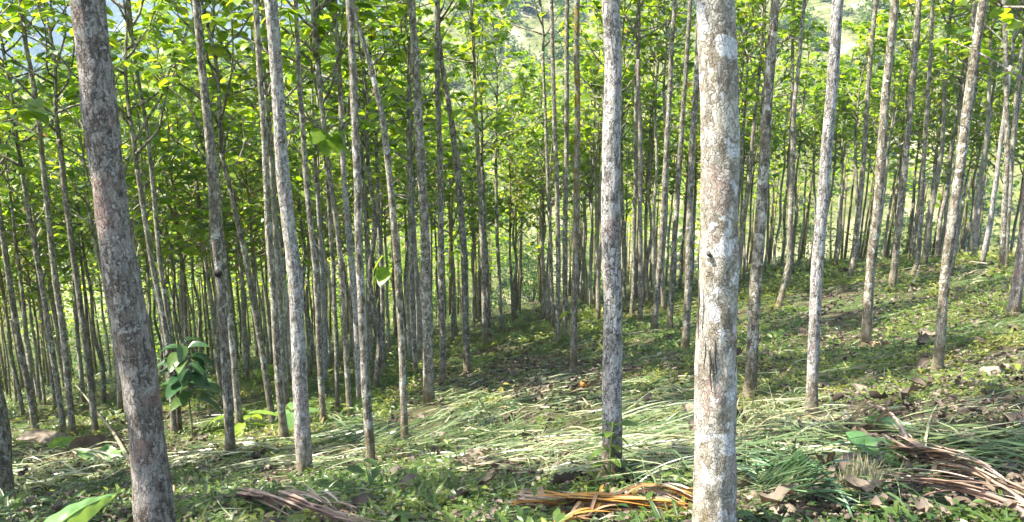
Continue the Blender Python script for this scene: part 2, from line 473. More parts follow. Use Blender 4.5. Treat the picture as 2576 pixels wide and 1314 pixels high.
def make_crown(seed, H, spread, nb, leafy=1.0, r0=0.042):
    r = np.random.default_rng(seed)
    wood = Buf(); lv = Buf()
    zs = np.linspace(0, H, 9)
    sp = np.stack([0.10 * noise3(zs * 0.8, seed, 0, 31) * zs / H * 2, 0.10 * noise3(zs * 0.8, seed, 5, 32) * zs / H * 2, zs], 1)
    sp -= sp[0]
    wood.add(*tube(sp, np.linspace(r0, 0.010, 9), 7))
    P, D, L, R, T = [], [], [], [], []
    def leaf_pair(p, d, size):
        a = math.atan2(d[1], d[0])
        for s in (-1, 1):
            b = a + s * r.uniform(0.7, 1.5)
            pitch = r.uniform(-0.4, 0.25)
            P.append(p); D.append((math.cos(b) * math.cos(pitch), math.sin(b) * math.cos(pitch), math.sin(pitch)))
            L.append(size * r.uniform(0.75, 1.2)); R.append(r.normal(0, 0.28)); T.append(r.beta(2.0, 1.8))
    def branch(p0, az, el, length, rad, level):
        n = 6
        pts = [np.array(p0)]
        a, e = az, el
        for i in range(n):
            e += r.normal(0.05, 0.2); a += r.normal(0, 0.24)
            d = np.array([math.cos(a) * math.cos(e), math.sin(a) * math.cos(e), math.sin(e)])
            pts.append(pts[-1] + d * length / n)
        pts = np.array(pts)
        wood.add(*tube(pts, np.linspace(rad, rad * 0.28, n + 1), 5))
        for i in range(2 if level == 0 else 1, n + 1):
            if r.random() < 0.50 * leafy: leaf_pair(pts[i], pts[i] - pts[i - 1], r.uniform(0.16, 0.27))
        for _ in range(2):
            leaf_pair(pts[-1], pts[-1] - pts[-2], r.uniform(0.17, 0.28))
        if level == 0:
            for i in (2, 3, 4):
                if r.random() < 0.50: branch(pts[i], a + r.choice([-1, 1]) * r.uniform(0.5, 1.1), el * 0.6 + r.uniform(-0.1, 0.5), length * r.uniform(0.35, 0.6), rad * 0.55, 1)
    for i in range(nb):
        f = (i + r.uniform(0, 0.8)) / nb
        z = H * (0.02 + 0.9 * f)
        p = np.array([np.interp(z, zs, sp[:, 0]), np.interp(z, zs, sp[:, 1]), z])
        az = i * math.pi * 0.5 * 1.13 + r.normal(0, 0.3)
        branch(p, az, r.uniform(0.25, 0.95), 1.32 * spread * (1.05 - 0.5 * f) * r.uniform(0.55, 1.2), 0.025 * (1.15 - 0.6 * f), 0)
    for k in range(3): leaf_pair(sp[-1], np.array([math.cos(k), math.sin(k), 0]), 0.3)
    leaves_buf(lv, P, D, L, R, np.clip(np.array(T) * 0.95, 0, 0.94) + (r.random(len(T)) < 0.015) * 0.07)
    return wood, lv

CROWNS = []
for s in range(14):
    H_, sp_, nb_ = [(4.2, 1.7, 20), (4.8, 1.5, 22), (3.8, 1.9, 18), (5.0, 1.6, 24), (4.4, 1.8, 20), (3.6, 1.5, 17), (4.6, 2.0, 22), (5.2, 1.4, 22)][s % 8]
    w, l = make_crown(100 + s, H_, sp_, nb_ if s < 8 else nb_ - 3, 1.0 if s < 8 else 0.8)
    CROWNS.append((np.vstack(w.V), np.vstack(w.Q), l.mesh('teak_crown', M_LEAF), H_))

def trunk_mesh(P, R, crown, rz, material, sides=14, rough=0.05, seed=0, knots=(), flare=1.25, step=0.1):
    """trunk through P (relative to the foot) with its limbs, one mesh"""
    P = np.asarray(P, float); R = np.asarray(R, float)
    n = max(8, int(P[-1, 2] / step))
    t = np.linspace(0, P[-1, 2], n)
    Q = np.stack([np.interp(t, P[:, 2], P[:, 0]), np.interp(t, P[:, 2], P[:, 1]), t], 1)
    if len(P) > 2:
        for _ in range(3):
            Q[1:-1, :2] = 0.25 * Q[:-2, :2] + 0.5 * Q[1:-1, :2] + 0.25 * Q[2:, :2]
    rb = R.mean() * 0.35
    Q[:, 0] += rb * noise3(t * 0.9, seed, 0, 41); Q[:, 1] += rb * noise3(t * 0.9, seed, 7, 42)
    rad = np.interp(t, P[:, 2], R) * (1 + (flare - 1) * np.exp(-t / 0.16))
    def wob(th, i):
        z = t[i]
        w = 1 + rough * noise3(np.cos(th) * 1.3 + seed, np.sin(th) * 1.3, z * 2.2, 43) + rough * 0.7 * noise3(np.cos(th) * 3 + seed, np.sin(th) * 3, z * 7, 44)
        w = w + 0.05 * noise3(seed, 0, z * 3.0, 45)
        w = w + 0.10 * np.exp(-z / 0.15) * np.cos(3 * th + seed)
        for (kz, ka, ks, kr) in knots:
            da = np.angle(np.exp(1j * (th - ka)))
            w = w + ks * np.exp(-((z - kz) / kr) ** 2 - (da / 0.55) ** 2)
        return w
    Q[0, 2] -= 0.12
    V, F_ = tube(Q, rad, sides, wob)
    if crown is not None:
        cv, cq = crown
        c, s = math.cos(rz), math.sin(rz)
        cv = np.stack([cv[:, 0] * c - cv[:, 1] * s, cv[:, 0] * s + cv[:, 1] * c, cv[:, 2]], 1) + Q[-1]
        F_ = np.vstack([F_, cq + len(V)]); V = np.vstack([V, cv])
    return mk_mesh('teak_trunk', V, F_, material), Q[-1]

# trunks measured in the photograph: (u, v, width) from the foot up, in pixels of a 2576 px wide copy
HAND = [
 ('t1', [(410, 1430, 96), (393, 1314, 93), (355, 985, 86), (304, 657, 82), (262, 330, 80), (222, 0, 79)], B_BROWN, 'thick dark reddish brown teak trunk leaning left, near the left edge', {}),
 ('t2', [(16, 1282, 66), (-22, 1050, 58), (-82, 700, 52)], B_GREY, 'leaning teak trunk foot cut off by the left edge of the view', {}),
 ('t3', [(582, 1150, 27), (566, 900, 23), (551, 657, 22), (519, 300, 20), (494, 0, 18)], B_GREY, 'mottled teak trunk with a round black hole at mid height', {'nest': (549, 688)}),
 ('t4', [(607, 1092, 19), (585, 850, 17), (565, 657, 16), (535, 380, 14), (500, 60, 11)], B_GREY, 'slim teak right behind the trunk with the round black hole', {}),
 ('t5', [(712, 1102, 21), (697, 900, 19), (680, 657, 17), (664, 330, 15), (645, 0, 14)], B_GREY, 'slim straight teak just left of the plated grey trunk', {}),
 ('t6', [(688, 1067, 16), (660, 880, 15), (622, 657, 14), (585, 500, 13), (556, 385, 11)], B_GREY, 'slim teak leaning left that forks into limbs halfway up', {}),
 ('t7', [(770, 1197, 46), (755, 900, 37), (736, 657, 34), (710, 380, 33), (705, 300, 31), (680, 0, 31)], B_PLATE, 'sturdy plated grey trunk with a brown foot, left of centre', {'knots': 1, 'fiss': [(704, 352, 712, 360, 0.02)]}),
 ('t8', [(932, 1179, 29), (919, 900, 22), (908, 657, 20), (893, 330, 20), (878, 0, 18)], B_GREY, 'straight white patched teak with a knot scar on its upper half', {'knots': 2, 'fiss': [(883, 375, 887, 386, 0.02)]}),
 ('t9', [(1016, 1112, 19), (1008, 850, 17), (998, 657, 17), (982, 480, 16), (963, 300, 15), (928, 150, 13), (893, 45, 11)], B_GREY, 'pale teak leaning strongly left with two leaves sprouting from it', {'sprout': (988, 668)}),
 ('t10', [(1081, 1018, 28), (1076, 850, 26), (1072, 657, 25), (1055, 300, 22), (1033, 0, 18)], B_GREY, 'dark blotched teak beside the bright patch of cut grass', {}),
 ('t11', [(1112, 969, 19), (1110, 657, 15), (1104, 300, 14), (1099, 0, 12)], B_GREY, 'straight slim teak just right of the dark blotched trunk', {}),
 ('t12', [(1177, 942, 20), (1168, 657, 18), (1150, 420, 16), (1122, 220, 13), (1104, 80, 11)], B_GREY, 'slim teak with a bent top bearing big round hanging leaves', {'sprout': (1170, 278)}),
 ('t13', [(1219, 877, 13), (1214, 657, 12), (1203, 400, 11), (1193, 200, 10)], B_GREY, 'thin grey teak on the left side of the grassy aisle', {}),
 ('t13b', [(1234, 868, 12), (1225, 657, 11), (1212, 420, 10)], B_GREY, 'thin dark teak touching its pale neighbour left of the aisle', {}),
 ('t14', [(1262, 846, 10), (1254, 657, 9), (1246, 420, 8)], B_GREY, 'very thin teak far along the left side of the aisle', {}),
 ('t15', [(1442, 936, 21), (1449, 657, 18), (1451, 330, 15), (1452, 0, 13)], B_OCHRE, 'teak stained ochre yellow on its upper trunk, right of the aisle', {'sprout2': (1448, 795)}),
 ('t16a', [(1403, 874, 14), (1404, 657, 12), (1396, 330, 11), (1388, 0, 10)], B_GREY, 'slim pale teak left of the ochre stained one', {}),
 ('t16b', [(1420, 854, 15), (1421, 657, 13), (1425, 330, 12), (1428, 0, 11)], B_GREY, 'slim pale teak between its pale neighbour and the ochre stained one', {}),
 ('t16c', [(1391, 833, 11), (1386, 657, 9), (1374, 330, 8), (1366, 130, 7)], B_GREY, 'thin dark teak leftmost of the cluster right of the aisle', {}),
 ('t17', [(1536, 1208, 54), (1537, 950, 49), (1538, 657, 47), (1542, 400, 45), (1544, 210, 45), (1533, 0, 42)], B_PLATE, 'sturdy grey trunk with narrow flaky plates, right of centre', {'knots': 3}),
 ('t18', [(1795, 1372, 104), (1792, 1200, 100), (1794, 900, 98), (1797, 657, 95), (1792, 330, 94), (1785, 0, 93)], B_PALE, 'thickest trunk, whitish with flaking lichen and a knot, nearest the camera', {'knots': 4, 'fiss': [(1776, 855, 1771, 935, 0.006), (1783, 868, 1790, 990, 0.007), (1797, 850, 1801, 950, 0.008), (1806, 880, 1815, 985, 0.006), (1758, 700, 1757, 860, 0.006), (1792, 905, 1795, 960, 0.005), (1778, 632, 1790, 648, 0.016)]}),
 ('t19', [(1888, 1003, 32), (1907, 657, 29), (1927, 330, 25), (1949, 0, 22)], B_GREY, 'mottled teak leaning right, beside the whitish thick trunk', {}),
 ('t20', [(2041, 1058, 31), (2058, 657, 28), (2078, 370, 28), (2098, 180, 28), (2110, 0, 28)], B_PLATE, 'sunlit pale teak leaning right above the heap of cut straw', {}),
 ('t21', [(2177, 874, 25), (2195, 657, 23), (2219, 330, 21), (2247, 0, 19)], B_GREY, 'pale teak with a freshly cut orange foot, on the right slope', {'cut': 1}),
 ('t22', [(2355, 938, 27), (2383, 657, 24), (2428, 290, 23), (2472, 0, 21)], B_GREY, 'spotted teak leaning right on the right slope, grey lichen blotches', {}),
 ('t23', [(2550, 793, 30), (2568, 657, 26), (2600, 330, 24)], B_BROWN, 'teak at the right edge standing on a brown mound', {}),
 ('t24', [(2244, 728, 17), (2253, 657, 17), (2286, 300, 15), (2314, 0, 14)], B_GREY, 'pale teak leaning right, with a fire blackened foot', {}),
 ('t25', [(2138, 708, 14), (2150, 657, 14), (2176, 330, 12), (2203, 0, 11)], B_GREY, 'slim teak between the sunlit pale one and the freshly cut one', {}),
 ('t26', [(2292, 700, 12), (2309, 657, 12), (2332, 300, 10), (2346, 20, 9)], B_GREY, 'slim teak behind the one with the blackened foot', {}),
 ('t27', [(2516, 688, 14), (2521, 657, 14), (2533, 330, 12), (2528, 0, 10)], B_GREY, 'slim upright teak on the skyline of the right slope', {}),
 ('t28', [(2530, 676, 11), (2541, 500, 10), (2556, 230, 9), (2576, 90, 8)], B_GREY, 'thin teak crossing behind the upright one on the right slope', {}),
 ('t29', [(2392, 700, 12), (2420, 420, 11), (2440, 175, 10), (2453, 0, 10)], B_GREY, 'thin teak hidden behind the spotted leaning trunk', {}),
 ('t30', [(1958, 775, 15), (1985, 657, 14), (2000, 250, 11), (2025, 0, 9)], B_GREY, 'slim teak with a pale upper trunk, second right of the thick one', {}),
 ('t31', [(1983, 728, 11), (1988, 500, 10), (1993, 250, 9), (1995, 30, 8)], B_BROWN, 'thin dark teak behind the slim one with a pale upper trunk', {}),
 ('t33', [(1722, 884, 20), (1732, 657, 18), (1742, 330, 15), (1762, 0, 12)], B_GREY, 'teak half hidden behind the left side of the thickest trunk', {}),
 ('t34', [(1646, 834, 16), (1662, 657, 15), (1681, 300, 13), (1697, 0, 11)], B_GREY, 'slim pale teak leaning right, second right of the plated trunk', {}),
 ('t33b', [(1683, 834, 15), (1694, 657, 14), (1716, 300, 12), (1735, 30, 10)], B_GREY, 'slim teak between the pale leaning one and the half hidden one', {}),
 ('t35', [(1589, 797, 12), (1595, 657, 11), (1599, 330, 10), (1601, 30, 9)], B_GREY, 'thin straight teak close right of the plated central trunk', {}),
 ('t36', [(1610, 808, 12), (1613, 657, 11), (1610, 330, 10), (1606, 150, 9)], B_BROWN, 'thin dark footed teak next to the straight thin one', {}),
 ('t37', [(1572, 778, 10), (1569, 657, 9), (1562, 380, 8)], B_GREY, 'thin teak whose foot touches the plated central trunk in view', {}),
 ('l1', [(89, 1093, 16), (48, 850, 15), (16, 657, 14), (-12, 480, 12)], B_GREY, 'slim teak running out of the left edge at mid height', {}),
 ('l2', [(185, 1097, 17), (160, 850, 15), (136, 657, 14), (107, 400, 13), (88, 230, 12), (66, 110, 10)], B_GREY, 'tall slim teak forking into a bare crown at the upper left', {}),
 ('l3', [(243, 1098, 17), (214, 850, 15), (186, 657, 14), (165, 500, 14), (150, 350, 13)], B_GREY, 'teak with a crooked bent top, left of the dark brown trunk', {}),
 ('l4', [(163, 1092, 15), (128, 850, 14), (93, 657, 13), (55, 440, 10)], B_GREY, 'dark slim teak between two paler ones at far left', {}),
 ('l5', [(440, 1098, 15), (418, 850, 14), (380, 657, 13), (345, 425, 11)], B_GREY, 'slim teak behind the leafy sapling, left of its twin', {}),
 ('l6', [(453, 1094, 14), (432, 850, 13), (402, 657, 12), (370, 330, 10), (330, 90, 8)], B_GREY, 'slim teak behind the leafy sapling, right of its twin', {}),
 ('m1', [(878, 1048, 15), (857, 657, 13), (838, 500, 12), (818, 350, 11), (797, 150, 9)], B_GREY, 'thin teak left of the white patched one, bearing a tuft of dark leaves', {'sprout3': (822, 345)}),
 ('m2', [(816, 1071, 19), (790, 657, 15), (768, 450, 14), (752, 150, 12), (746, 0, 11)], B_GREY, 'upright teak just right of the plated grey trunk', {}),
 ('m3', [(1046, 947, 14), (1033, 657, 12), (1028, 300, 10)], B_GREY, 'thin straight teak between the strongly leaning and the blotched one', {}),
 ('m4', [(965, 940, 11), (958, 657, 10), (948, 400, 9)], B_GREY, 'thin teak left of the strongly leaning pale one', {}),
 ('m5', [(938, 956, 10), (925, 657, 9), (915, 450, 8)], B_GREY, 'very thin teak seen right of the white patched one', {}),
 ('m6', [(850, 1045, 13), (838, 657, 11), (822, 420, 9)], B_GREY, 'thin dark teak left of the one with the tuft', {}),
]
KN = {1: [(2.35, -1.2, 0.16, 0.07), (3.7, 1.9, 0.10, 0.08)], 2: [(3.35, -1.7, 0.16, 0.06)], 3: [(2.9, 0.0, 0.14, 0.07), (2.65, -3.0, 0.12, 0.06)],
      4: [(1.52, -1.75, 0.09, 0.06), (0.40, 0.0, 0.17, 0.06), (0.40, 3.1, 0.10, 0.05), (3.0, 0.2, 0.07, 0.12)]}
placed = []       # x, y of every tree foot
TREES = []        # (row sort) kept for the ordinal labels
SPROUT_T = [leaf_template(8, 0.78, 0.35, 0.45, 0.03, s + 9, 0.3) for s in range(3)]

def sprout(root, foot, at, n, size, seed, tint=(0.3, 0.75), name='sprout'):
    r = np.random.default_rng(seed)
    rr = ray(*at); p = rr * (foot[1] - 0.05) / rr[1] - foot
    b = Buf()
    P, D, L, R = [], [], [], []
    for i in range(n):
        a = r.uniform(math.pi * 0.75, math.pi * 2.25)
        q = p + np.array([math.cos(a) * 0.14, math.sin(a) * 0.14, r.uniform(-0.1, 0.14)])
        b.add(*tube(np.linspace(p, q, 3), 0.006, 5), tint=0.3)
        P.append(q); D.append((math.cos(a), math.sin(a), r.uniform(-0.7, 0.1))); L.append(size * r.uniform(0.75, 1.15)); R.append(r.normal(0, 0.3))
    leaves_buf(b, P, D, L, R, r.uniform(*tint, n), SPROUT_T)
    link(name, b.mesh(name, M_LEAF), root)

for idx, (key, pts, bm_, label, opt) in enumerate(HAND):
    foot = ground_at(pts[0][0], pts[0][1])
    P, R = [], []
    for (u, v, w) in pts:
        r_ = ray(u, v); p = r_ * foot[1] / r_[1]
        d = p[1] * CP - p[2] * SP
        P.append(p - foot); R.append(0.5 * w / F * d)
    P[0] = P[0] * 0; R[0] = R[1] * 1.04
    P = np.array(P); R = np.array(R)
    Dm = 2 * R[1]
    if pts[-1][1] <= 60:              # goes on above the picture
        top = P[-1][2]
        lean = (P[-1] - P[-2]) / max(P[-1][2] - P[-2][2], 0.1)
        ex = max(1.2, 7.6 + 0.8 * math.sin(idx * 2.3) - top)
        P = np.vstack([P, P[-1] + np.array([lean[0] * 0.6, lean[1] * 0.6, 1]) * ex]); R = np.append(R, max(0.045, R[-1] * 0.72))
    near = foot[1] < 10
    hero = key in ('t1', 't17', 't18', 't7', 't2')
    ck = 8 + idx % 6 if foot[1] < 15 else idx % 8
    rz = idx * 1.7
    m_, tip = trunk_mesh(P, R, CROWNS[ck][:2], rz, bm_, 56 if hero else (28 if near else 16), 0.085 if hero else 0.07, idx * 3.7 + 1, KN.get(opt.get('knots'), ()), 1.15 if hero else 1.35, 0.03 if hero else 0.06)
    root = thing('teak_tree', foot, label, 'tree', 'teak trees of the plantation')
    link('trunk', m_, root)
    link('crown', CROWNS[ck][2], root, tip, rz)
    placed.append((foot[0], foot[1]))
    TREES.append((foot[0], foot[1], None))
    print('TREE %s foot %.1f %.1f %.1f D %.3f' % (key, *foot, Dm))
    if 'sprout' in opt: sprout(root, foot, opt['sprout'], 4, 0.23 if key == 't9' else 0.38, idx, (0.3, 0.6))
    if 'sprout2' in opt: sprout(root, foot, opt['sprout2'], 3, 0.2, idx, (0.75, 0.9))
    if 'sprout3' in opt: sprout(root, foot, opt['sprout3'], 9, 0.36, idx, (0.1, 0.5))
    if 'nest' in opt:
        rr = ray(*opt['nest']); p = rr * (foot[1] - 0.07) / rr[1] - foot
        a = np.linspace(-1, 1, 9)
        V, Q = tube(np.stack([0 * a, 0 * a, a * 0.055], 1) + p, 0.052 * np.sqrt(np.maximum(1 - a * a, 0.01)), 12, lambda th, i: 1 + 0.2 * noise3(np.cos(th) * 3, np.sin(th) * 3, i * 0.9, 77))
        tag(link('insect_nest', mk_mesh('insect_nest', V, Q, M_NEST), root), 'round black nest on the trunk')
    for (u0, v0, u1, v1, wd) in opt.get('fiss', ()):
        q = []
        for f in np.linspace(0, 1, 7):
            rr = ray(u0 + (u1 - u0) * f + 1.5 * math.sin(9 * f + u0), v0 + (v1 - v0) * f)
            i_ = np.interp(-(v0 + (v1 - v0) * f), [-a[1] for a in pts], range(len(pts)))
            cx_ = np.interp(i_, range(len(pts)), P[:len(pts), 0]); Rr = np.interp(i_, range(len(pts)), R[:len(pts)])
            yy_ = foot[1]; p = rr * yy_ / rr[1] - foot
            off = np.clip((p[0] - cx_) / Rr, -0.97, 0.97)
            yy_ = foot[1] - Rr * math.sqrt(1 - off * off) * 1.0
            q.append(rr * (yy_ + 0.35 * wd) / rr[1] - foot)
        V, Q = tube(np.array(q), 0.75 * wd * np.array([0.15, 0.7, 1, 1, 0.9, 0.6, 0.1]), 6)
        nm = 'knot_hole' if wd > 0.011 else 'bark_fissure'
        link(nm, mk_mesh(nm, V, Q, M_FISS), root)
    if 'cut' in opt:
        V, Q = tube(np.array([[-0.09, -0.08, 0.03], [0.04, -0.16, 0.07], [0.18, -0.18, 0.09], [0.34, -0.2, 0.10]]), [0.07, 0.07, 0.05, 0.012], 8)
        tag(link('cut_buttress', mk_mesh('cut_buttress', V, Q, M_CUT), root), 'freshly cut orange wood at the foot')

# ------------------------------------------------------------------ the rows behind: one tree of each make, then copies
protos = []
for s in range(10):
    r = np.random.default_rng(300 + s)
    Ht = [4.9, 6.0, 4.3, 6.3, 5.4, 3.7, 5.0, 4.0, 3.4, 6.8][s]
    zz = np.linspace(0, Ht, 5)
    lean = r.normal(0, 0.022, 2)
    P = np.stack([zz * lean[0] + 0.06 * r.normal(0, 1, 5), zz * lean[1] + 0.05 * r.normal(0, 1, 5), zz], 1); P[0] = 0
    rb = [0.068, 0.075, 0.062, 0.08, 0.07, 0.056, 0.073, 0.06, 0.055, 0.08][s]
    mm, tip = trunk_mesh(P, np.linspace(rb, 0.043, 5), CROWNS[(s + 3) % 8][:2], 0.9 * s, [B_FAR, B_GREY, B_FAR, B_FAR, B_PLATE, B_FAR, B_GREY, B_FAR, B_OCHRE, B_FAR][s], 10, 0.05, 50 + s, (), 1.2, 0.2)
    protos.append((mm, CROWNS[(s + 3) % 8][2], tip, 0.9 * s))

PITCHR = 1.9
rows = [(-1, k) for k in range(16)] + [(1, k) for k in range(17)]
cand = []
r = np.random.default_rng(77)
for side, k in rows:
    y = 3.0 + r.uniform(0, 1.5)
    while y < 66:
        x0 = -1.4 - PITCHR * k + 0.075 * (min(y, 36.0) - 12.6) if side < 0 else 1.1 + PITCHR * k + 0.014 * (y - 13.0)
        x = x0 + r.normal(0, 0.07 if k == 0 else 0.15)
        yy = y + r.normal(0, 0.2)
        y += 1.6
        z = float(h(x, yy))
        u, v, d = project((x, yy, z))
        if d < 2: continue
        inside = -60 < u < 2640
        if k == 0 and yy > 44: continue
        if side > 0 and yy > 46 and x < 4: continue
        if side > 0 and yy > 58: continue
        lim = 1075 if u < 700 else (1030 if u < 1000 else (830 if u < 1250 else (815 if u < 1600 else (785 if u < 1900 else 690))))
        if u >= 1000 and u < 1250: lim = 940 - (u - 1000) * 0.3
        if inside and v > lim: continue
        if not inside and (yy > 26 or u > 2576 or u < -1500 or r.random() < 0.55): continue  # trees left of the view are unseen, added for their dappled shade
        if min((x - a) ** 2 + (yy - b) ** 2 for a, b in placed) < 0.8: continue
        cand.append((d, x, yy, z, side, k, inside))
cand.sort()
near_c = [c for c in cand][:300 - len(HAND)]
far_c = cand[len(near_c):]
print('fill trees', len(cand), 'single', len(near_c), 'mass', len(far_c))

ORD = ['first', 'second', 'third', 'fourth', 'fifth', 'sixth', 'seventh', 'eighth', 'ninth', 'tenth', 'eleventh', 'twelfth', 'thirteenth', 'fourteenth', 'fifteenth', 'sixteenth', 'seventeenth', 'eighteenth', 'nineteenth', 'twentieth']
ORD += ['twenty-' + o for o in ORD[:9]] + ['thirtieth']
inrow = {}
for (x, y) in placed:
    side = -1 if x < 0.5 else 1
    k = max(0, round((-1.4 + 0.075 * (min(y, 36.0) - 12.6) - x) / PITCHR) if side < 0 else round((x - 1.1 - 0.014 * (y - 13.0)) / PITCHR))
    inrow.setdefault((side, k), []).append((y, None))
for c in near_c: inrow.setdefault((c[4], c[5]), []).append((c[2], c))
label_of = {}
for (side, k), lst in inrow.items():
    lst.sort(key=lambda t: t[0])
    for i, (y, c) in enumerate(lst):
        if c is not None:
            label_of[c] = 'slim grey teak, %s tree back in the %s row %s of the aisle' % (ORD[min(i, 29)], ORD[k], 'left' if side < 0 else 'right')
for i, c in enumerate(near_c):
    d, x, y, z, side, k, ins = c
    lowset = ((1, 3, 4, 6, 9) if y < 27 else (0, 2, 5, 7, 8, 6)) if x > -2 else ((0, 2, 5, 7, 8, 6) if (y > 20 or x < -5) else (0, 1, 3, 4, 6))
    mm, cm, tip, crz = protos[lowset[r.integers(0, len(lowset))]]
    sc = r.uniform(0.88, 1.12)
    root = thing('teak_tree', (x, y, z), label_of[c], 'tree', 'teak trees of the plantation', r.uniform(0, 6.28))
    root.scale = (sc, sc, sc)
    link('trunk', mm, root)
    link('crown', cm, root, tip, crz)

# the rest of the stand, far down the slope: one mass
tb, lb = Buf(), Buf()
for d, x, y, z, side, k, ins in far_c:
    Ht = r.uniform(3.4, 5.5); ln = r.normal(0, 0.02, 2)
    p0 = np.array([x, y, z - 0.2])
    tb.add(*tube(np.array([p0, p0 + [ln[0] * Ht, ln[1] * Ht, Ht * 0.55], p0 + [ln[0] * Ht * 2, ln[1] * Ht * 2, Ht + 2.5]]), [0.075, 0.055, 0.02], 6))
    n = 52
    a = r.uniform(0, 6.28, n); rr = 2.0 * np.sqrt(r.random(n)); zz = Ht - 0.6 + 4.2 * r.random(n)
    Pn = p0 + np.stack([rr * np.cos(a), rr * np.sin(a), zz], 1)
    az = r.uniform(0, 6.28, n)
    leaves_buf(lb, Pn, np.stack([np.cos(az), np.sin(az), r.uniform(-0.5, 0.2, n)], 1), r.uniform(0.22, 0.36, n), r.normal(0, 0.3, n), np.clip(r.beta(2.2, 2.2, n), 0, 0.93), [leaf_template(4, 0.75, 0.3, 0.3)])
if tb.V:
    root = thing('teak_stand', (0, 0, 0), 'mass of thin teak trunks and crowns far down the slope', 'teak stand')
    root['kind'] = 'stuff'
    o = link('trunks', tb.mesh('trunks', B_FAR), root); o['kind'] = 'stuff'
    o = link('foliage', lb.mesh('foliage', M_LEAF), root); o['kind'] = 'stuff'

# ------------------------------------------------------------------ shrubs at the end of the aisle and along the far edge
def shrub(x, y, height, width, n, label, seed, group=None, leaf=0.16):
    r = np.random.default_rng(seed)
    z = float(h(x, y))
    root = thing('shrub', (x, y, z), label, 'shrub', group)
    b = Buf(); s = Buf()
    cl = r.normal(0, 1, (14, 3)) * [width * 0.33, width * 0.33, height * 0.25] + [0, 0, height * 0.5]
    cl[:, 2] = np.clip(cl[:, 2], 0.15, height)
    for c in cl:
        s.add(*tube(np.array([[c[0] * 0.1, c[1] * 0.1, -0.1], [c[0] * 0.5, c[1] * 0.5, c[2] * 0.6], c]), [0.02, 0.014, 0.006], 5))
    k = r.integers(0, 14, n)
    P = cl[k] + r.normal(0, 1, (n, 3)) * [0.28 * width * 0.5, 0.28 * width * 0.5, 0.16 * height]
    P[:, 2] = np.abs(P[:, 2])
    az = r.uniform(0, 6.28, n)
    leaves_buf(b, P, np.stack([np.cos(az), np.sin(az), r.uniform(-0.7, 0.5, n)], 1), leaf * r.uniform(0.6, 1.3, n), r.normal(0, 0.5, n), 0.95 * r.beta(2, 2.4, n), [leaf_template(4, 0.55, 0.3, 0.3)])
    link('foliage', b.mesh('foliage', M_BUSH), root)
    link('stems', s.mesh('stem', M_STEM), root)
    return root
for i, (u, yy, hh, ww, lab) in enumerate([
    (1338, 45.5, 5.0, 2.8, 'green shrub closing the far end of the grassy aisle'),
    (1290, 49.0, 6.5, 4.0, 'dark bushy shrub behind the left row at the aisle end'),
    (1385, 49.5, 6.0, 4.2, 'tall shrub behind the right row at the aisle end'),
    (1180, 52.0, 4.5, 4.5, 'broad shrub beyond the trunks left of the aisle'),
    (1480, 50.0, 4.0, 4.5, 'shrub glimpsed between thin trunks right of the aisle'),
    (2030, 44.0, 3.0, 3.2, 'low bright shrub in the sunny gap left of the sunlit trunk'),
    (2290, 40.0, 2.6, 3.0, 'low shrub in the gap on the right skyline'),
    (860, 54.0, 4.5, 5.0, 'broad shrub deep behind the rows left of centre'),
    (1040, 50.0, 4.0, 4.6, 'bright shrub behind the thin trunks below the strongly leaning teak'),
    (700, 50.0, 4.2, 5.2, 'broad shrub behind the rows beside the plated grey trunk'),
    (560, 46.0, 3.8, 5.0, 'shrub low behind the rows near the black holed trunk'),
    (430, 50.0, 4.4, 5.2, 'shrub low behind the rows right of the dark brown trunk'),
    (270, 44.0, 4.0, 5.0, 'shrub low behind the rows left of the dark brown trunk'),
    (130, 47.0, 4.4, 5.4, 'shrub low behind the rows at far left'),
    (10, 42.0, 3.6, 5.0, 'shrub behind the rows at the left edge')]):
    x = (u - 1288) / F * (yy * CP + 0.28 * yy * SP)
    shrub(x, yy, hh, ww, 1500, lab, 500 + i, 'shrubs beyond the rows')

# ------------------------------------------------------------------ far hillside wood (a mass)
b = Buf(); r = np.random.default_rng(5)
nC = 3600
az = r.uniform(-0.78, 0.85, nC); rr = 75 + 240 * r.random(nC) ** 0.8
cx, cyy = rr * np.sin(az), rr * np.cos(az)
keep = noise3(cx * 0.03, cyy * 0.03, 0, 60) + r.normal(0, 0.25, nC) > -0.12
cx, cyy = cx[keep], cyy[keep]
cz = h(cx, cyy)
tv, tq = leaf_template(3, 0.8, 0.3, 0.3)
for x, y, z in zip(cx, cyy, cz):
    s = r.uniform(0.8, 2.6) * (1.6 if r.random() < 0.2 else 1)
    n = int(50 + 20 * s)
    P = np.array([x, y, z]) + np.abs(r.normal(0, 1, (n, 3))) * [1, 1, s * 0.9] * np.array([1, 1, 1]) * [s * 0.5, s * 0.5, 1] * np.where(r.random((n, 3)) < 0.5, -1, 1) ** np.array([1, 1, 0])
    a = r.uniform(0, 6.28, n)
    leaves_buf(b, P, np.stack([np.cos(a), np.sin(a), r.uniform(-0.6, 0.6, n)], 1), r.uniform(0.5, 1.0, n) * (0.5 + 0.25 * s), r.normal(0, 0.6, n), np.clip(r.normal(0.45, 0.2) + r.normal(0, 0.12, n), 0, 1), [(tv, tq)])
tag(link('hillside_wood', b.mesh('hillside_wood', M_BUSH)), 'scattered bushes and trees covering the hillside across the valley', 'woodland', kind='stuff')

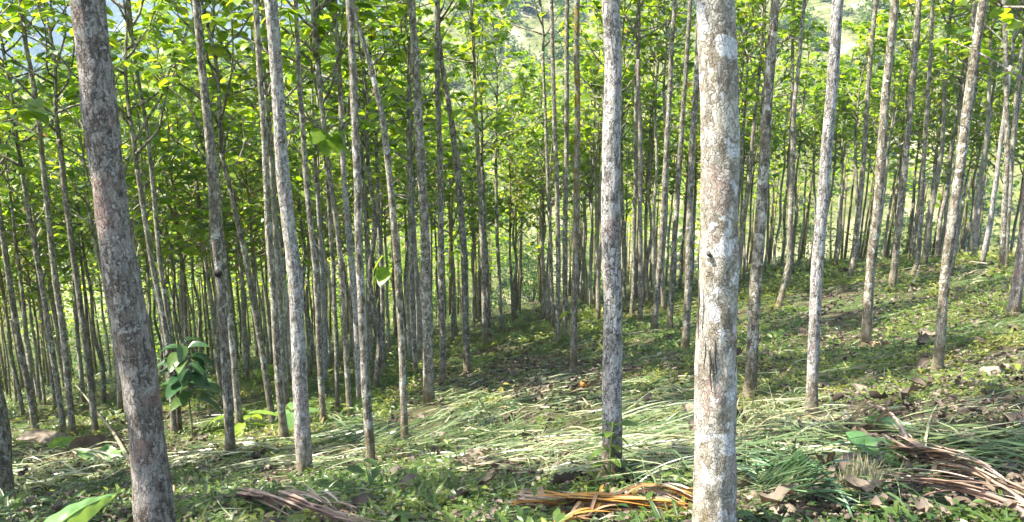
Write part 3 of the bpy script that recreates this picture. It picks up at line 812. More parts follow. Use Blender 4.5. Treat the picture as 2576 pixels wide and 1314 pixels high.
# ------------------------------------------------------------------ ground cover
sw = [  # u, v, half width, half height, direction in degrees (picture), blades, tint lo, hi, length, lift
 (1150, 1003, 62, 16, 8, 260, 0.45, 0.85, 0.9, 0.10), (900, 1090, 115, 24, 10, 420, 0.0, 0.45, 1.0, 0.14), (1040, 1120, 140, 30, 12, 420, 0.2, 0.65, 0.8, 0.10),
 (1190, 1060, 130, 60, 22, 560, 0.1, 0.6, 0.8, 0.10), (1210, 1065, 60, 20, 25, 160, 0.0, 0.3, 0.9, 0.14), (1330, 1130, 210, 40, 8, 800, 0.3, 0.8, 0.9, 0.10), (1400, 1180, 200, 22, -8, 520, 0.45, 0.85, 0.9, 0.08),
 (1380, 1010, 170, 40, 5, 420, 0.4, 0.95, 0.6, 0.06), (1660, 1090, 140, 60, 12, 760, 0.3, 0.8, 0.9, 0.10), (1660, 1150, 110, 34, 4, 520, 0.5, 0.9, 1.0, 0.10), (1640, 990, 110, 30, -4, 260, 0.3, 0.8, 0.7, 0.08),
 (1940, 1060, 120, 46, -36, 620, 0.5, 0.95, 1.0, 0.13), (1990, 1110, 150, 34, -18, 620, 0.5, 0.9, 1.0, 0.12), (1940, 1160, 140, 36, -6, 420, 0.15, 0.6, 0.9, 0.12), (2020, 1185, 150, 22, 0, 200, 0.1, 0.5, 0.9, 0.12),
 (2200, 1260, 90, 45, -38, 360, 0.1, 0.7, 0.7, 0.09), (2350, 1130, 180, 26, -4, 380, 0.2, 0.7, 1.0, 0.10), (2480, 1170, 110, 40, -6, 240, 0.1, 0.6, 1.0, 0.12),
 (620, 1172, 190, 12, 1, 520, 0.5, 0.9, 1.2, 0.08), (560, 1130, 120, 16, 2, 200, 0.3, 0.8, 0.9, 0.08), (860, 1165, 100, 30, 4, 380, 0.3, 0.8, 0.9, 0.10), (160, 1165, 150, 26, -8, 520, 0.5, 1.0, 0.9, 0.12),
 (240, 1190, 130, 20, -16, 260, 0.4, 0.8, 1.0, 0.10), (90, 1210, 110, 40, 5, 240, 0.4, 0.9, 0.6, 0.08), (1640, 1215, 110, 16, -6, 260, 0.05, 0.4, 0.9, 0.12), (700, 1140, 60, 12, 0, 120, 0.4, 0.8, 0.8, 0.08),
 (1330, 960, 160, 26, 12, 260, 0.4, 0.95, 0.6, 0.06), (1780, 1040, 60, 30, 0, 200, 0.4, 0.8, 0.8, 0.08), (2460, 700, 90, 26, 14, 90, 0.6, 1.0, 0.5, 0.06)]
def blade_template(n=5):
    t = np.linspace(0, 1, n); w = 0.5 * np.array([0.7, 1, 0.9, 0.6, 0.12])
    V = []
    for i in range(n): V += [(-w[i], t[i], 0), (w[i], t[i], 0)]
    return np.array(V), np.array([(2 * i, 2 * i + 1, 2 * i + 3, 2 * i + 2) for i in range(n - 1)])
bt, bq = blade_template()
gb = Buf(); r = np.random.default_rng(11)
def lay_blades(buf, P, az, L, width, lift, tint, r, droop=True):
    """flat lying blades that follow the land; P (n,3) start points"""
    n = len(P); k = 5
    s = np.linspace(0, 1, k)
    bend = r.normal(0, 0.25, n)
    a = az[:, None] + bend[:, None] * s[None]
    dx = np.cumsum(np.cos(a) * (L / (k - 1))[:, None], 1) - np.cos(a[:, :1]) * (L / (k - 1))[:, None]
    dy = np.cumsum(np.sin(a) * (L / (k - 1))[:, None], 1) - np.sin(a[:, :1]) * (L / (k - 1))[:, None]
    X = P[:, :1] + dx; Y = P[:, 1:2] + dy
    lf = lift * r.random(n) ** 1.5
    arch = np.sin(np.pi * s[None] * r.uniform(0.7, 1.1, n)[:, None]) * (lf * r.uniform(0, 0.8, n))[:, None]
    Z = h(X, Y) + 0.02 + lf[:, None] * 0.7 + arch + np.maximum(r.normal(0, 0.5, n) * lift, -lf * 0.7)[:, None] * s[None]
    tw = r.uniform(-0.7, 0.7, n)
    wd = np.array([0.7, 1, 0.9, 0.6, 0.12])[None] * 0.5 * width[:, None]
    nx, ny = -np.sin(a) * np.cos(tw)[:, None], np.cos(a) * np.cos(tw)[:, None]
    nz = np.sin(tw)[:, None]
    A = np.stack([X - nx * wd, Y - ny * wd, Z - nz * wd], -1); B = np.stack([X + nx * wd, Y + ny * wd, Z + nz * wd], -1)
    V = np.stack([A, B], 2).reshape(-1, 3)
    Q = bq[None] + (np.arange(n) * 10)[:, None, None]
    buf.add(V, Q.reshape(-1, 4), np.repeat(tint, 10))
for (u, v, du, dv, ang, n, t0, t1, L, lift) in sw:
    n = int(n * 0.34)
    a = r.uniform(0, 6.28, n); q = np.sqrt(r.random(n)) * (1 + 0.15 * r.normal(0, 1, n))
    uu = u + du * q * np.cos(a); vv = v + dv * q * np.sin(a)
    P, ok = ground_many(uu, vv)
    c, s = math.cos(math.radians(ang)), math.sin(math.radians(ang))
    P2, ok2 = ground_many(uu + 12 * c, vv - 12 * s)
    ok = ok & ok2; P, P2 = P[ok], P2[ok]
    az = np.arctan2(P2[:, 1] - P[:, 1], P2[:, 0] - P[:, 0])
    nb = max(6, len(P) // 14)                      # the swath fell in armfuls, each with its own lie and colour
    bc = r.integers(0, len(P), nb)
    bi = np.argmin(((P[:, None, :2] - P[None, bc, :2]) ** 2).sum(-1) * r.uniform(0.5, 1.6, (len(P), nb)), 1)
    az = az + r.normal(0, 0.48, nb)[bi] + r.normal(0, 0.26, len(P)) + (r.random(len(P)) < 0.3) * math.pi
    bt_ = r.normal(0, 0.16, nb)[bi]
    Ln = L * r.uniform(0.3, 1.0, len(P))
    P = P - 0.5 * Ln[:, None] * np.stack([np.cos(az), np.sin(az), 0 * az], 1)
    d = np.hypot(P[:, 0], P[:, 1])
    lay_blades(gb, P, az, Ln, r.uniform(0.008, 0.022, len(P)) * np.clip(d / 8, 0.9, 1.6), lift * 1.2, np.clip(r.uniform(t0 - 0.15, t1 + 0.05, len(P)) + bt_ + r.normal(0, 0.1, len(P)), 0, 1), r)
# loose blades and straw strewn over the whole near slope
n = 10000
d = np.exp(r.uniform(math.log(4.0), math.log(30), n)); x = r.uniform(-1.0, 1.15, n) * d
P = np.stack([x, d, h(x, d)], 1)
lay_blades(gb, P, r.normal(0.1, 0.7, n) + (r.random(n) < 0.5) * math.pi, r.uniform(0.15, 0.6, n), r.uniform(0.006, 0.011, n) * np.clip(d / 8, 1, 2), 0.06, r.beta(2, 2, n), r)
tag(link('cut_grass', gb.mesh('cut_grass', M_GRASS)), 'swaths of cut long grass drying on the slope', 'cut grass', kind='stuff')

# weeds
def weed_template(seed, n=7, tall=0.5):
    r = np.random.default_rng(seed); b = Buf()
    lv, lq = leaf_template(4, 0.42, 0.3, 0.3)
    a = np.arange(n) * 2.4 + r.uniform(0, 6)
    z = np.linspace(0.1, 1, n) * tall
    P = np.stack([0.1 * np.cos(a), 0.1 * np.sin(a), z], 1) + r.normal(0, 0.1, (n, 3)) * [1, 1, 0.3]
    D = np.stack([np.cos(a), np.sin(a), r.uniform(-0.2, 0.7, n)], 1)
    M = frames(D, r.normal(0, 0.4, n)) * r.uniform(0.55, 1.0, n)[:, None, None]
    b.add(*scatter(lv, lq, M, P, np.zeros(n)))
    b.add(np.array([(-0.02, 0, -0.3), (0.02, 0, -0.3), (0.015, 0.03, tall), (-0.015, 0.03, tall)]), np.array([(0, 1, 2, 3)]))
    return np.vstack(b.V), np.vstack(b.Q)
def grass_template(seed, n=7):
    r = np.random.default_rng(seed); b = Buf()
    a = r.uniform(0, 6.28, n); D = np.stack([np.cos(a) * 0.6, np.sin(a) * 0.6, r.uniform(0.5, 1.2, n)], 1)
    tv_, tq_ = leaf_template(5, 0.10, 0.3, 0.5)
    b.add(*scatter(tv_, tq_, frames(D, r.normal(0, 0.3, n)) * r.uniform(0.8, 2.0, n)[:, None, None], r.normal(0, 0.15, (n, 3)) * [1, 1, 0], np.zeros(n)))
    return np.vstack(b.V), np.vstack(b.Q)
WT = [weed_template(s, 6 + s % 3, 0.4 + 0.35 * s) for s in range(4)] + [grass_template(60), weed_template(9, 4, 1.6)]
wb = Buf(); r = np.random.default_rng(19)
n = 128000
d = np.exp(r.uniform(math.log(3.2), math.log(46), n)); x = r.uniform(-1.0, 1.18, n) * (d + 0.6)
fx = np.repeat([p[0] for p in placed], 26); fy = np.repeat([p[1] for p in placed], 26)
fa = r.uniform(0, 6.28, len(fx)); fr = r.uniform(0.09, 0.34, len(fx))
x[:len(fx)] = fx + fr * np.cos(fa); d[:len(fx)] = fy + fr * np.sin(fa)
nf = len(fx)
u, v, _ = project(np.stack([x, d, h(x, d)], 1))
cov = 0.0 + 0.9 * noise3(x * 0.8, d * 0.8, 0, 71) + 0.6 * noise3(x * 2.3, d * 2.3, 0, 72)
inside = np.zeros(n)
for (cu, cv, du, dv, *_r) in sw: inside = np.maximum(inside, np.clip(1.3 - np.hypot((u - cu) / du, (v - cv) / dv), 0, 1))
clear = np.zeros(n)
for (cu, cv, du, dv) in [(720, 1292, 170, 38), (1520, 1284, 245, 30), (2430, 1245, 190, 55), (2010, 1275, 125, 48), (2165, 1240, 70, 36), (190, 1135, 150, 28), (2200, 1115, 90, 30), (1230, 1180, 110, 20), (150, 1310, 120, 60), (1440, 1212, 35, 18)]:
    clear = np.maximum(clear, 1.25 - np.hypot((u - cu) / du, (v - cv) / dv))
brown = np.clip(1.2 - np.hypot((u - 1360) / 150, (v - 955) / 60), 0, 1)
fg = -0.12 * (v < 1150) + ((v > 1195) & (u < 1760)) * 0.6 + (v > 1235) * 0.25
keep = cov + fg - 0.30 * (inside > 0.1) * (v < 1230) - 1.2 * (brown > 0.15) - 1.1 * (clear > 0.15) + r.normal(0, 0.3, n) + 0.8 * (np.arange(n) < nf) > 0.0
x, d, u, v = x[keep], d[keep], u[keep], v[keep]; n = len(x)
tallf = (v > 1195)
sz = r.uniform(0.032, 0.066, n) * np.clip(d / 10, 0.9, 2.2) * np.where(tallf, 1.12, 1.0) * np.exp(r.normal(0, 0.28, n))
az = r.uniform(0, 6.28, n); tl = r.normal(0, 0.25, (n, 2))
c, s = np.cos(az), np.sin(az)
M = np.zeros((n, 3, 3)); M[:, 0, 0] = c; M[:, 0, 1] = -s; M[:, 1, 0] = s; M[:, 1, 1] = c; M[:, 2, 2] = 1; M[:, 0, 2] = tl[:, 0]; M[:, 1, 2] = tl[:, 1]
M *= sz[:, None, None]
T = np.stack([x, d, h(x, d)], 1)
tint = np.clip(np.where(tallf, 0.42, 0.52) + 0.35 * noise3(x * 0.6, d * 0.6, 0, 73) + r.normal(0, 0.2, n), 0, 1)
wk = r.choice(6, n, p=[0.22, 0.2, 0.18, 0.12, 0.18, 0.1])
for k in range(6):
    q = (wk == k)
    wb.add(*scatter(WT[k][0], WT[k][1], M[q], T[q], tint[q]))
tag(link('weeds', wb.mesh('weeds', M_WEED)), 'low leafy weeds covering the slope', 'weeds', kind='stuff')
print('weeds', n)

# dead leaf litter
def dead_template(seed, nu=4, nv=6):
    r = np.random.default_rng(seed)
    t = np.linspace(0, 1, nv); V = []
    for i in range(nv):
        w = 0.36 * math.sin(math.pi * (0.04 + 0.92 * t[i])) ** 0.7
        for j in range(nu):
            s = -1 + 2 * j / (nu - 1)
            V.append((w * s * (0.85 + 0.15 * math.cos(s)), t[i] - 0.5, 0.24 * abs(s) ** 1.6 * r.uniform(0.3, 1.5) + 0.10 * math.sin(5 * t[i] + seed) + r.normal(0, 0.025)))
    Q = [(i * nu + j, i * nu + j + 1, (i + 1) * nu + j + 1, (i + 1) * nu + j) for i in range(nv - 1) for j in range(nu - 1)]
    return np.array(V), np.array(Q)
DT = [dead_template(s) for s in range(5)]
db = Buf(); r = np.random.default_rng(23)
n = 58000
d = np.exp(r.uniform(math.log(3.2), math.log(46), n)); x = r.uniform(-1.0, 1.18, n) * (d + 0.6)
u, v, _ = project(np.stack([x, d, h(x, d)], 1))
brown = np.clip(1.3 - np.hypot((u - 1370) / 170, (v - 955) / 60), 0, 1) + np.clip(1.2 - np.hypot((u - 2420) / 180, (v - 950) / 50), 0, 1) + np.clip(1.2 - np.hypot((u - 2120) / 60, (v - 1020) / 30), 0, 1)
keep = r.random(n) < 0.30 + 0.45 * (noise3(x * 0.7, d * 0.7, 0, 81) > 0.1) + brown
x, d = x[keep], d[keep]; n = len(x)
L = np.where(r.random(n) < 0.02, r.uniform(0.10, 0.20, n), r.uniform(0.02, 0.07, n) * np.clip(d / 9, 0.9, 1.6))
az = r.uniform(0, 6.28, n)
D = np.stack([np.cos(az), np.sin(az), r.normal(0, 0.25, n) + 0.19 * np.cos(az) - 0.27 * np.sin(az)], 1)
M = frames(D, r.normal(0, 0.4, n) + (r.random(n) < 0.4) * math.pi) * L[:, None, None]
T = np.stack([x, d, h(x, d) + 0.02 + 0.12 * L + 0.02 * r.random(n)], 1)
T[:, 2] += 0.05 * (r.random(n) < 0.5)
tint = r.beta(1.8, 3.2, n); k = r.integers(0, 5, n)
for i in range(5):
    q = k == i
    db.add(*scatter(DT[i][0], DT[i][1], M[q], T[q], tint[q]))
tag(link('leaf_litter', db.mesh('leaf_litter', M_LITTER)), 'dead brown leaves and crumbs of mulch strewn over the slope', 'leaf litter', kind='stuff')

# ------------------------------------------------------------------ single things on the ground
def frond(pix0, pix1, n, spread, L, width, t0, t1, label, seed, lift=0.10, rach=0.014, both=True, group='fallen palm fronds', m=None):
    m = m or M_FROND
    r = np.random.default_rng(seed)
    A, B = ground_at(*pix0), ground_at(*pix1)
    root = thing('palm_frond', A, label, 'palm frond', group)
    s = np.linspace(0, 1, 14)
    P = A + (B - A) * s[:, None]; P[:, 2] = np.maximum(P[:, 2] + 0.03, h(P[:, 0], P[:, 1]) + 0.02) + lift * np.sin(np.pi * np.clip(s * 1.1, 0, 1)) ** 0.7
    V, Q = tube(P - A, np.linspace(rach, rach * 0.4, 14), 7)
    link('rachis', mk_mesh('rachis', V, Q, m, np.full(len(V), t0 + 0.3 * (t1 - t0))), root)
    d = norm(B - A); a0 = math.atan2(d[1], d[0])
    b = Buf()
    for i in range(n):
        f = r.uniform(0.02, 0.95); p = np.array([np.interp(f, s, P[:, j]) for j in range(3)]) + np.array([r.normal(0, 0.02), r.normal(0, 0.02), r.uniform(0.0, 0.07)])
        sd = (1 if i % 2 else -1) if both else 1
        a = a0 + sd * (spread * r.uniform(0.3, 1.1)) + r.normal(0, 0.03)
        Ln = L * r.uniform(0.6, 1.1) * (1 - 0.35 * f)
        k = 7; q = np.linspace(0, 1, k)
        aa = a + q * r.normal(0, 0.02)
        X = p[0] + np.cos(aa) * Ln * q; Y = p[1] + np.sin(aa) * Ln * q
        Z = p[2] * (1 - q) + (float(h(X[-1], Y[-1])) + r.uniform(0.05, 0.17)) * q + 0.03 * np.sin(np.pi * q) * r.random()
        Z = np.maximum(Z, h(X, Y) + 0.012)
        w = width * r.uniform(0.7, 1.2) * np.array([0.5, 0.9, 1, 1, 0.9, 0.6, 0.1]) * 0.5
        nx, ny = -np.sin(aa), np.cos(aa); fz = r.uniform(0.2, 0.9)
        Lf = np.stack([X - nx * w, Y - ny * w, Z + fz * w], 1); Md = np.stack([X, Y, Z], 1); Rt = np.stack([X + nx * w, Y + ny * w, Z + fz * w], 1)
        V = np.stack([Lf, Md, Rt], 1).reshape(-1, 3) - A
        Q = []
        for c in range(k - 1): Q += [(3 * c, 3 * c + 1, 3 * c + 4, 3 * c + 3), (3 * c + 1, 3 * c + 2, 3 * c + 5, 3 * c + 4)]
        b.add(V, np.array(Q), r.uniform(t0, t1))
    link('leaflets', b.mesh('leaflets', m), root)
    return root
frond((560, 1262), (880, 1345), 46, 0.09, 0.8, 0.026, 0.15, 0.5, 'reddish brown dry palm frond at the bottom left of centre', 1)
frond((690, 1255), (880, 1310), 12, 0.08, 0.5, 0.022, 0.3, 0.6, 'single stiff brown palm leaflet bundle above the reddish frond', 2)
frond((1760, 1306), (1390, 1294), 64, 0.07, 0.75, 0.022, 0.62, 0.95, 'orange brown palm frond lying flat at the bottom centre', 3, 0.02)
frond((1370, 1370), (1560, 1290), 34, 0.55, 0.35, 0.024, 0.7, 1.0, 'orange comb shaped frond tip with short pointed leaflets', 4, 0.03)
frond((1600, 1250), (1760, 1300), 24, 0.10, 0.5, 0.024, 0.6, 0.95, 'yellowish frond piece disappearing behind the thickest trunk', 5, 0.06)
frond((2610, 1318), (2275, 1165), 58, 0.065, 0.85, 0.024, 0.38, 0.72, 'large greyish brown dry frond at the lower right', 6, 0.10, 0.018)
frond((2150, 1335), (1885, 1225), 84, 0.34, 0.46, 0.020, 0.1, 0.9, 'spiky green cut frond just right of the thickest trunk', 9, 0.26, 0.008, m=M_FAN)
frond((2600, 1330), (2290, 1262), 20, 0.05, 0.8, 0.018, 0.25, 0.55, 'thin brown frond below the large greyish one', 7, 0.10)
frond((2290, 1150), (2120, 1085), 20, 0.25, 0.5, 0.018, 0.4, 0.62, 'grey arched frond end over the curled brown leaf', 8, 0.25)

def curled(pix, size, curl, material, tint, label, name, cat, seed, rz=None, wide=0.75, up=0.05, group=None, roll=0.0):
    """a crumpled or rolled leaf with real thickness of its folds"""
    r = np.random.default_rng(seed)
    A = ground_at(*pix)
    nu, nv = 13, 15
    V = []
    for i in range(nv):
        t = i / (nv - 1); w = wide * 0.5 * math.sin(math.pi * (0.03 + 0.94 * t)) ** 0.6
        for j in range(nu):
            s = -1 + 2 * j / (nu - 1)
            an = s * curl
            rad = w / max(curl, 0.1)
            V.append((rad * math.sin(an), t - 0.5, rad * (1 - math.cos(an)) + 0.08 * math.sin(3.3 * t + seed)))
    V = np.array(V)
    V += 0.10 * np.stack([noise3(V[:, 0] * 4, V[:, 1] * 4, V[:, 2] * 4 + seed, 90 + k) for k in range(3)], 1)
    V += 0.06 * np.stack([noise3(V[:, 0] * 11, V[:, 1] * 11, V[:, 2] * 11 + seed, 94 + k) for k in range(3)], 1)
    Q = np.array([(i * nu + j, i * nu + j + 1, (i + 1) * nu + j + 1, (i + 1) * nu + j) for i in range(nv - 1) for j in range(nu - 1)])
    V = V * size * 0.82
    V[:, 2] += up * 0.4 - V[:, 2].min() * 0.7
    V[:, 2] += 0.19 * V[:, 0] - 0.27 * V[:, 1] if rz is None else 0
    tt = np.clip(tint + 0.12 * noise3(V[:, 0] * 9 / size, V[:, 1] * 9 / size, 0, seed), 0, 1)
    o = link(name, mk_mesh(name, V, Q, material, tt), None, A, rz if rz is not None else r.uniform(0, 6.28))
    o.rotation_euler[1] = roll
    return tag(o, label, cat, group)
curled((1330, 1278), 0.34, 1.3, M_LITTER, 0.66, 'crumpled pale dead leaf on the orange frond', 'dead_leaf', 'dead leaf', 2, 1.2, 0.8)
curled((1440, 1212), 0.24, 2.4, M_LITTER, 0.30, 'dark brown scaly lump beside the plated trunk foot', 'dry_husk', 'husk', 3, 1.9, 0.9, 0.04)
curled((1385, 1068), 0.22, 1.8, M_LITTER, 0.35, 'dark curled leaf on cut grass in the middle of the slope', 'dead_leaf', 'dead leaf', 4)
for i, (u, v, s, t, lab) in enumerate([(1165, 1172, 0.32, 0.32, 'leftmost of the dark leaves lying in a line on cut grass'), (1215, 1180, 0.32, 0.4, 'second dark leaf in the line on cut grass'),
                                  (1262, 1190, 0.36, 0.3, 'dark upturned leaf at the middle of the line on cut grass'), (1300, 1200, 0.3, 0.42, 'last dark leaf at the right end of the line')]):
    curled((u, v), s, 1.5, M_LITTER, t, lab, 'dead_leaf', 'dead leaf', 20 + i, 0.3 + i, 0.7, 0.04, 'dead leaves on the cut grass')
curled((1200, 1160), 0.34, 1.0, M_LITTER, 0.66, 'tan crumpled leaf just above the line of dark leaves', 'dead_leaf', 'dead leaf', 31, 0.2)
curled((1345, 1122), 0.28, 1.4, M_LITTER, 0.55, 'brown crumpled leaf on bright straw left of the plated trunk', 'dead_leaf', 'dead leaf', 32)
curled((990, 1075), 0.34, 1.7, M_LITTER, 0.15, 'nearly black leaf heap beside the strongly leaning trunk', 'dead_leaf', 'dead leaf', 33)
curled((830, 1150), 0.32, 1.5, M_LITTER, 0.15, 'black shrivelled leaf right of the sturdy brown footed trunk', 'dead_leaf', 'dead leaf', 34)
curled((500, 1112), 0.40, 1.2, M_LITTER, 0.2, 'dark leaf clump at the foot of the leafy sapling', 'dead_leaf', 'dead leaf', 35)
curled((510, 1195), 0.30, 1.4, M_LITTER, 0.25, 'dark folded leaf on weeds right of the dark brown trunk', 'dead_leaf', 'dead leaf', 36)
curled((1850, 1165), 0.24, 1.6, M_LITTER, 0.3, 'brown leaf touching the right side of the thickest trunk', 'dead_leaf', 'dead leaf', 37)
curled((1710, 1160), 0.30, 0.9, M_LITTER, 0.66, 'pale leaf on straw left of the thickest trunk', 'dead_leaf', 'dead leaf', 38)
curled((1735, 1055), 0.34, 0.9, M_LITTER, 0.66, 'tan leaf on cut grass behind the thickest trunk', 'dead_leaf', 'dead leaf', 39)
curled((2190, 1125), 0.40, 2.3, M_LITTER, 0.42, 'rolled reddish brown leaf under the grey arched frond', 'dead_leaf', 'dead leaf', 40, 0.4, 0.9, 0.1)
curled((2255, 1105), 0.46, 1.3, M_BANANA, 0.0, 'rolled dull green leaf beside the rolled brown one', 'green_leaf', 'leaf', 41, 0.9, 0.6, 0.12)
curled((2205, 1160), 0.5, 0.5, M_BANANA, 0.0, 'flat green leaf below the grey arched frond', 'green_leaf', 'leaf', 42, 0.6, 0.7, 0.06)
curled((2050, 1105), 0.40, 1.3, M_LITTER, 0.3, 'dark grey folded leaf at the end of the straw fan', 'dead_leaf', 'dead leaf', 43, 0.2)
curled((2415, 1130), 0.26, 1.0, M_LITTER, 0.66, 'single tan star shaped leaf on the right', 'dead_leaf', 'dead leaf', 44)
curled((2170, 1000), 0.36, 0.8, M_LITTER, 0.66, 'pale leaf lying on weeds below the freshly cut trunk', 'dead_leaf', 'dead leaf', 45)
curled((1890, 1290), 0.34, 1.1, M_LITTER, 0.6, 'reddish leaf at the bottom right of the thickest trunk', 'dead_leaf', 'dead leaf', 46)
curled((1450, 985), 0.30, 0.8, M_LITTER, 0.66, 'pale leaf left of the orange fruit', 'dead_leaf', 'dead leaf', 47)
curled((1375, 985), 0.30, 1.0, M_LITTER, 0.66, 'grey leaf on the brown mulch left of the pale one', 'dead_leaf', 'dead leaf', 48)
curled((2330, 850), 0.34, 0.8, M_LITTER, 0.66, 'pale leaf on the right slope beside the spotted trunk', 'dead_leaf', 'dead leaf', 49)
curled((2130, 690), 0.75, 1.4, M_LITTER, 0.25, 'large dark dead leaf leaning against a slim trunk on the skyline', 'dead_leaf', 'dead leaf', 50)
# big wilted leaves on the left
curled((115, 1122), 1.25, 0.9, M_LITTER, 0.6, 'large grey wilted banana leaf lying at the far left', 'banana_leaf', 'banana leaf', 51, -1.5, 0.34, 0.12, 'wilted banana leaves', 0.35)
curled((185, 1130), 0.95, 0.5, M_BANANA, 0.6, 'green banana leaf half folded under a grey one', 'banana_leaf', 'banana leaf', 52, -1.2, 0.36, 0.45, 'wilted banana leaves', 0.7)
curled((215, 1140), 0.85, 1.4, M_LITTER, 0.60, 'grey upturned banana leaf between two green ones', 'banana_leaf', 'banana leaf', 53, -0.5, 0.7, 0.3, 'wilted banana leaves', 0.5)
curled((268, 1158), 0.95, 0.4, M_BANANA, 0.45, 'flat green banana leaf nearest the dark brown trunk', 'banana_leaf', 'banana leaf', 54, -1.6, 0.42, 0.3, 'wilted banana leaves', 0.75)
curled((205, 1160), 0.22, 1.6, M_LITTER, 0.2, 'small dark brown leaf in front of the grey banana leaf', 'dead_leaf', 'dead leaf', 55)

def stick(pix, rad, label, seed, lifts=None, name='fallen_branch', m=None, cat='branch'):
    pts = np.array([ground_at(*p) for p in pix])
    if lifts is not None: pts[:, 2] += lifts
    else: pts[:, 2] += rad * 0.7
    s = np.linspace(0, len(pts) - 1, 18)
    P = np.stack([np.interp(s, np.arange(len(pts)), pts[:, k]) for k in range(3)], 1)
    P += 0.02 * np.stack([noise3(s * 1.7, seed, k, 66) for k in range(3)], 1)
    V, Q = tube(P - pts[0], np.linspace(rad, rad * 0.45, 18), 9, lambda th, i: 1 + 0.12 * noise3(np.cos(th) * 2, np.sin(th) * 2, i * 0.8, seed))
    return tag(link(name, mk_mesh(name, V, Q, m or M_STICK), None, pts[0]), label, cat)
stick([(330, 1165), (270, 1090), (200, 1052)], 0.035, 'grey pole leaning among the leaves left of the dark trunk', 1, np.array([0.0, 0.25, 0.95]), 'fallen_branch', M_POLE)
stick([(40, 1215), (110, 1275)], 0.018, 'dark twig in the lower left corner', 2)
stick([(2125, 868), (2100, 875), (2062, 895)], 0.022, 'dark curved twig lying right of the sunlit pale trunk', 3)
stick([(2480, 690), (2390, 692), (2260, 690)], 0.016, 'thin pale stick lying along the right skyline', 4, np.array([0.25, 0.35, 0.1]))
stick([(2480, 640), (2400, 668), (2310, 672)], 0.014, 'thin arching pale stick above the right slope', 5, np.array([0.4, 0.35, 0.3]))
stick([(1530, 880), (1580, 860)], 0.02, 'short pale stick behind the plated central trunk', 6)
stick([(1480, 1190), (1545, 1255)], 0.010, 'thin brown stick near the foot of the plated trunk', 8)
stick([(2480, 955), (2530, 940)], 0.07, 'thick pale piece of wood on the right slope', 7, np.array([0.05, 0.06]), 'log', M_STONE, 'log')
stick([(1575, 845), (1625, 835)], 0.03, 'short weathered log behind the slim pale teak', 9, None, 'log', M_STICK, 'log')
stick([(2290, 735), (2310, 690)], 0.05, 'pale splintered stump on the right skyline', 10, np.array([0.02, 0.25]), 'stump', M_STONE, 'stump')

# orange fruit
A = ground_at(1471, 975)
a = np.linspace(-1, 1, 13)
V, Q = tube(np.stack([0 * a, 0 * a, a * 0.062], 1), 0.075 * np.sqrt(np.maximum(1 - a * a, 0.004)), 18, lambda th, i: 1 + 0.04 * np.cos(3 * th))
tag(link('fallen_fruit', mk_mesh('fallen_fruit', V, Q, M_FRUIT), None, A + np.array([0, 0, 0.05])), 'small round orange fruit on the mulch near the aisle', 'fruit')

# leafy sapling
def plant(pix, height, n, size, label, name, seed, tint, m=M_LEAF, temps=SPROUT_T, spread=0.14, z0=0.3, width=None):
    r = np.random.default_rng(seed)
    A = ground_at(*pix)
    root = thing(name, A, label, name.replace('_', ' '))
    zz = np.linspace(-0.05, height, 8)
    st = np.stack([0.04 * noise3(zz * 1.5, seed, 0, 1), 0.04 * noise3(zz * 1.5, seed, 3, 2), zz], 1); st -= [*st[0][:2], 0]
    V, Q = tube(st, np.linspace(0.016, 0.007, 8), 7)
    link('stem', mk_mesh('stem', V, Q, M_STEM), root)
    for i in range(n):
        f = z0 + (1 - z0) * (i // 2 + 0.5) / (n / 2)
        p = np.array([np.interp(f * height, zz, st[:, k]) for k in range(3)])
        a = (i % 2) * math.pi + (i // 2) * 1.57 + r.normal(0, 0.3)
        b = Buf(); q = p + np.array([math.cos(a), math.sin(a), 0.4]) * spread * r.uniform(0.4, 1)
        b.add(*tube(np.linspace(p, q, 3), 0.005, 5), tint=0.4)
        leaves_buf(b, [q], [(math.cos(a), math.sin(a), r.uniform(-0.4, 0.4))], [size * r.uniform(0.75, 1.15) * (1.1 - 0.45 * abs(f - 0.5))], [r.normal(0, 0.2)], np.array([r.uniform(*tint)]), temps)
        link('leaf', b.mesh('leaf', m), root)
    return root
plant((485, 1097), 1.75, 32, 0.43, 'leafy teak sapling with big dark leaves left of the black holed trunk', 'sapling', 1, (0.0, 0.9), M_SAP, [leaf_template(9, 0.62, 0.45, 0.4, 0.02, s + 40) for s in range(2)], z0=0.34)
LANCE = [leaf_template(9, 0.3, 0.4, 0.35, 0.0, 3)]
plant((617, 1090), 0.35, 6, 0.62, 'young banana shoot with upright yellow green leaves', 'banana_shoot', 2, (0.6, 1.0), M_BANANA, LANCE, 0.05, 0.2)
plant((730, 1082), 0.35, 4, 0.46, 'young shoot with two pale green pointed leaves by the plated trunk', 'seedling', 3, (0.3, 0.6), M_BANANA, [leaf_template(9, 0.5, 0.35, 0.3, 0.0, 4)], 0.06, 0.5)
plant((672, 965), 0.5, 8, 0.34, 'small seedling with pale leaves among the thin trunks', 'seedling', 5, (0.2, 0.6), z0=0.4)
plant((1530, 1225), 0.50, 14, 0.13, 'leafy weed climbing the foot of the plated central trunk', 'weed_plant', 6, (0.3, 0.6), M_WEED, [leaf_template(6, 0.5, 0.3, 0.3)], 0.05)

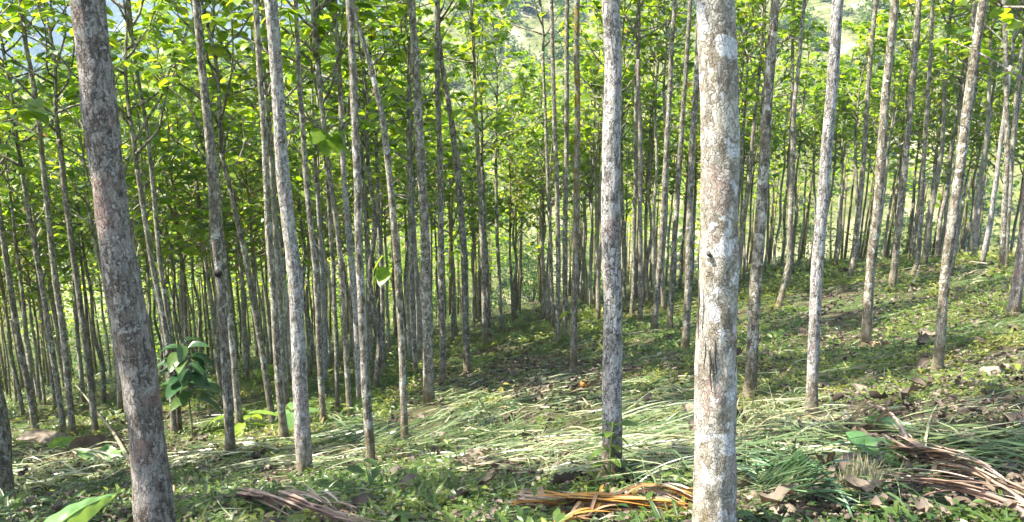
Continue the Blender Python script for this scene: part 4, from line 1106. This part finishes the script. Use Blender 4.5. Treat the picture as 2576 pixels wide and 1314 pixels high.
# banana leaf close to the camera
A = ground_at(40, 1420)
tipw = ray(293, 1243); B = tipw * 3.35 / tipw[1]
A0 = ray(70, 1400); A0 = A0 * 3.0 / A0[1]
nv, nu = 30, 9
upv = norm(np.array([-0.62, 0.55, 0.35])); dnv = norm(np.array([0.62, -0.30, -0.62]))
ss = np.linspace(0, 1, nv)
mid = A0 + (B - A0) * ss[:, None] + np.stack([0 * ss, 0 * ss, 0.05 * np.sin(np.pi * ss)], 1)
V = []
for i in range(nv):
    t = ss[i]
    w = 0.095 * min(1.0, 1.25 * (1.004 - t) ** 0.85)
    for j in range(nu):
        q = -1 + 2 * j / (nu - 1)
        o_ = upv * (-q * w) if q < 0 else dnv * (q * w)
        V.append(mid[i] + o_ + np.array([0, 0, -0.25 * w * q * q + 0.003 * math.sin(31 * t + 2 * q)]))
V = np.array(V) - A
Q = np.array([(i * nu + j, i * nu + j + 1, (i + 1) * nu + j + 1, (i + 1) * nu + j) for i in range(nv - 1) for j in range(nu - 1)])
root = thing('banana_plant', A, 'broad fresh green banana leaf rising in the lower left corner', 'banana plant')
link('leaf', mk_mesh('leaf', V, Q, M_BANANA, np.tile(np.where(np.linspace(-1, 1, nu) > 0.05, 0.9, 0.3), nv)), root)
pt = np.vstack([[0, 0, -0.05], (A0 - A) * [0.6, 0.6, 0.8], mid[::3] - A + [0, 0, -0.004]])
Vt, Qt = tube(pt, np.linspace(0.016, 0.003, len(pt)), 7)
link('midrib', mk_mesh('midrib', Vt, Qt, M_BANANA, np.full(len(Vt), 0.6)), root)

# stubble tuft, lower right
b = Buf(); r = np.random.default_rng(3)
A = ground_at(2165, 1245)
n = 420
uu = 2165 + np.clip(r.normal(0, 26, n), -42, 42); vv = 1235 + np.clip(r.normal(0, 12, n), -20, 20)
P, ok = ground_many(uu, vv); P = P[ok]; n = len(P)
D = np.stack([r.normal(0, 0.25, n), r.normal(0, 0.25, n), np.ones(n)], 1)
M = frames(D, r.uniform(0, 6.28, n), (0, 1, 0)); Ls = r.uniform(0.06, 0.22, n)
M = M * np.stack([np.full(n, 0.007), Ls, np.full(n, 0.007)], 1)[:, None, :]
b.add(*scatter(bt, bq, M, P - A, r.uniform(0.75, 1.0, n)))
root = tag(link('grass_tuft', b.mesh('grass_tuft', M_GRASS), None, A), 'tuft of yellow cut grass stubble at the lower right', 'grass tuft')

# small pale roof glimpsed far between the trunks on the left
hx, hy = -13.5, 58.0; hz = float(h(hx, hy))
root = thing('shed', (hx, hy, hz), 'pale sheet metal shed roof glimpsed far between trunks on the left', 'shed')
def box(x0, x1, y0, y1, z0, z1):
    V = np.array([(x, y, z) for z in (z0, z1) for y in (y0, y1) for x in (x0, x1)])
    return V, np.array([(0, 2, 3, 1), (4, 5, 7, 6), (0, 1, 5, 4), (2, 6, 7, 3), (0, 4, 6, 2), (1, 3, 7, 5)])
V, Q = box(-1.5, 1.5, -1, 1, -1, 2.0); link('wall', mk_mesh('wall', V, Q, M_STICK, smooth=False), root)
V, Q = box(-1.8, 1.8, -1.3, 1.3, 2.0, 2.08); V[:, 2] += 0.2 * V[:, 1]; link('roof', mk_mesh('roof', V, Q, M_SHEET, smooth=False), root)

# ------------------------------------------------------------------ air
hm, hn, ho = mat('haze'); g = N(hn)
pv = g('VolumePrincipled'); pv.inputs['Color'].default_value = (0.50, 0.68, 1.0, 1); pv.inputs['Density'].default_value = 0.00034; pv.inputs['Anisotropy'].default_value = 0.0
g.link(pv.outputs[0], ho.inputs['Volume'])
zmin = -130.0
V, Q = box(-1950, 1350, -100, 1750, zmin, 345.0)
hz_ = link('haze', mk_mesh('haze', V, Q, hm, smooth=False)); tag(hz_, kind='stuff')
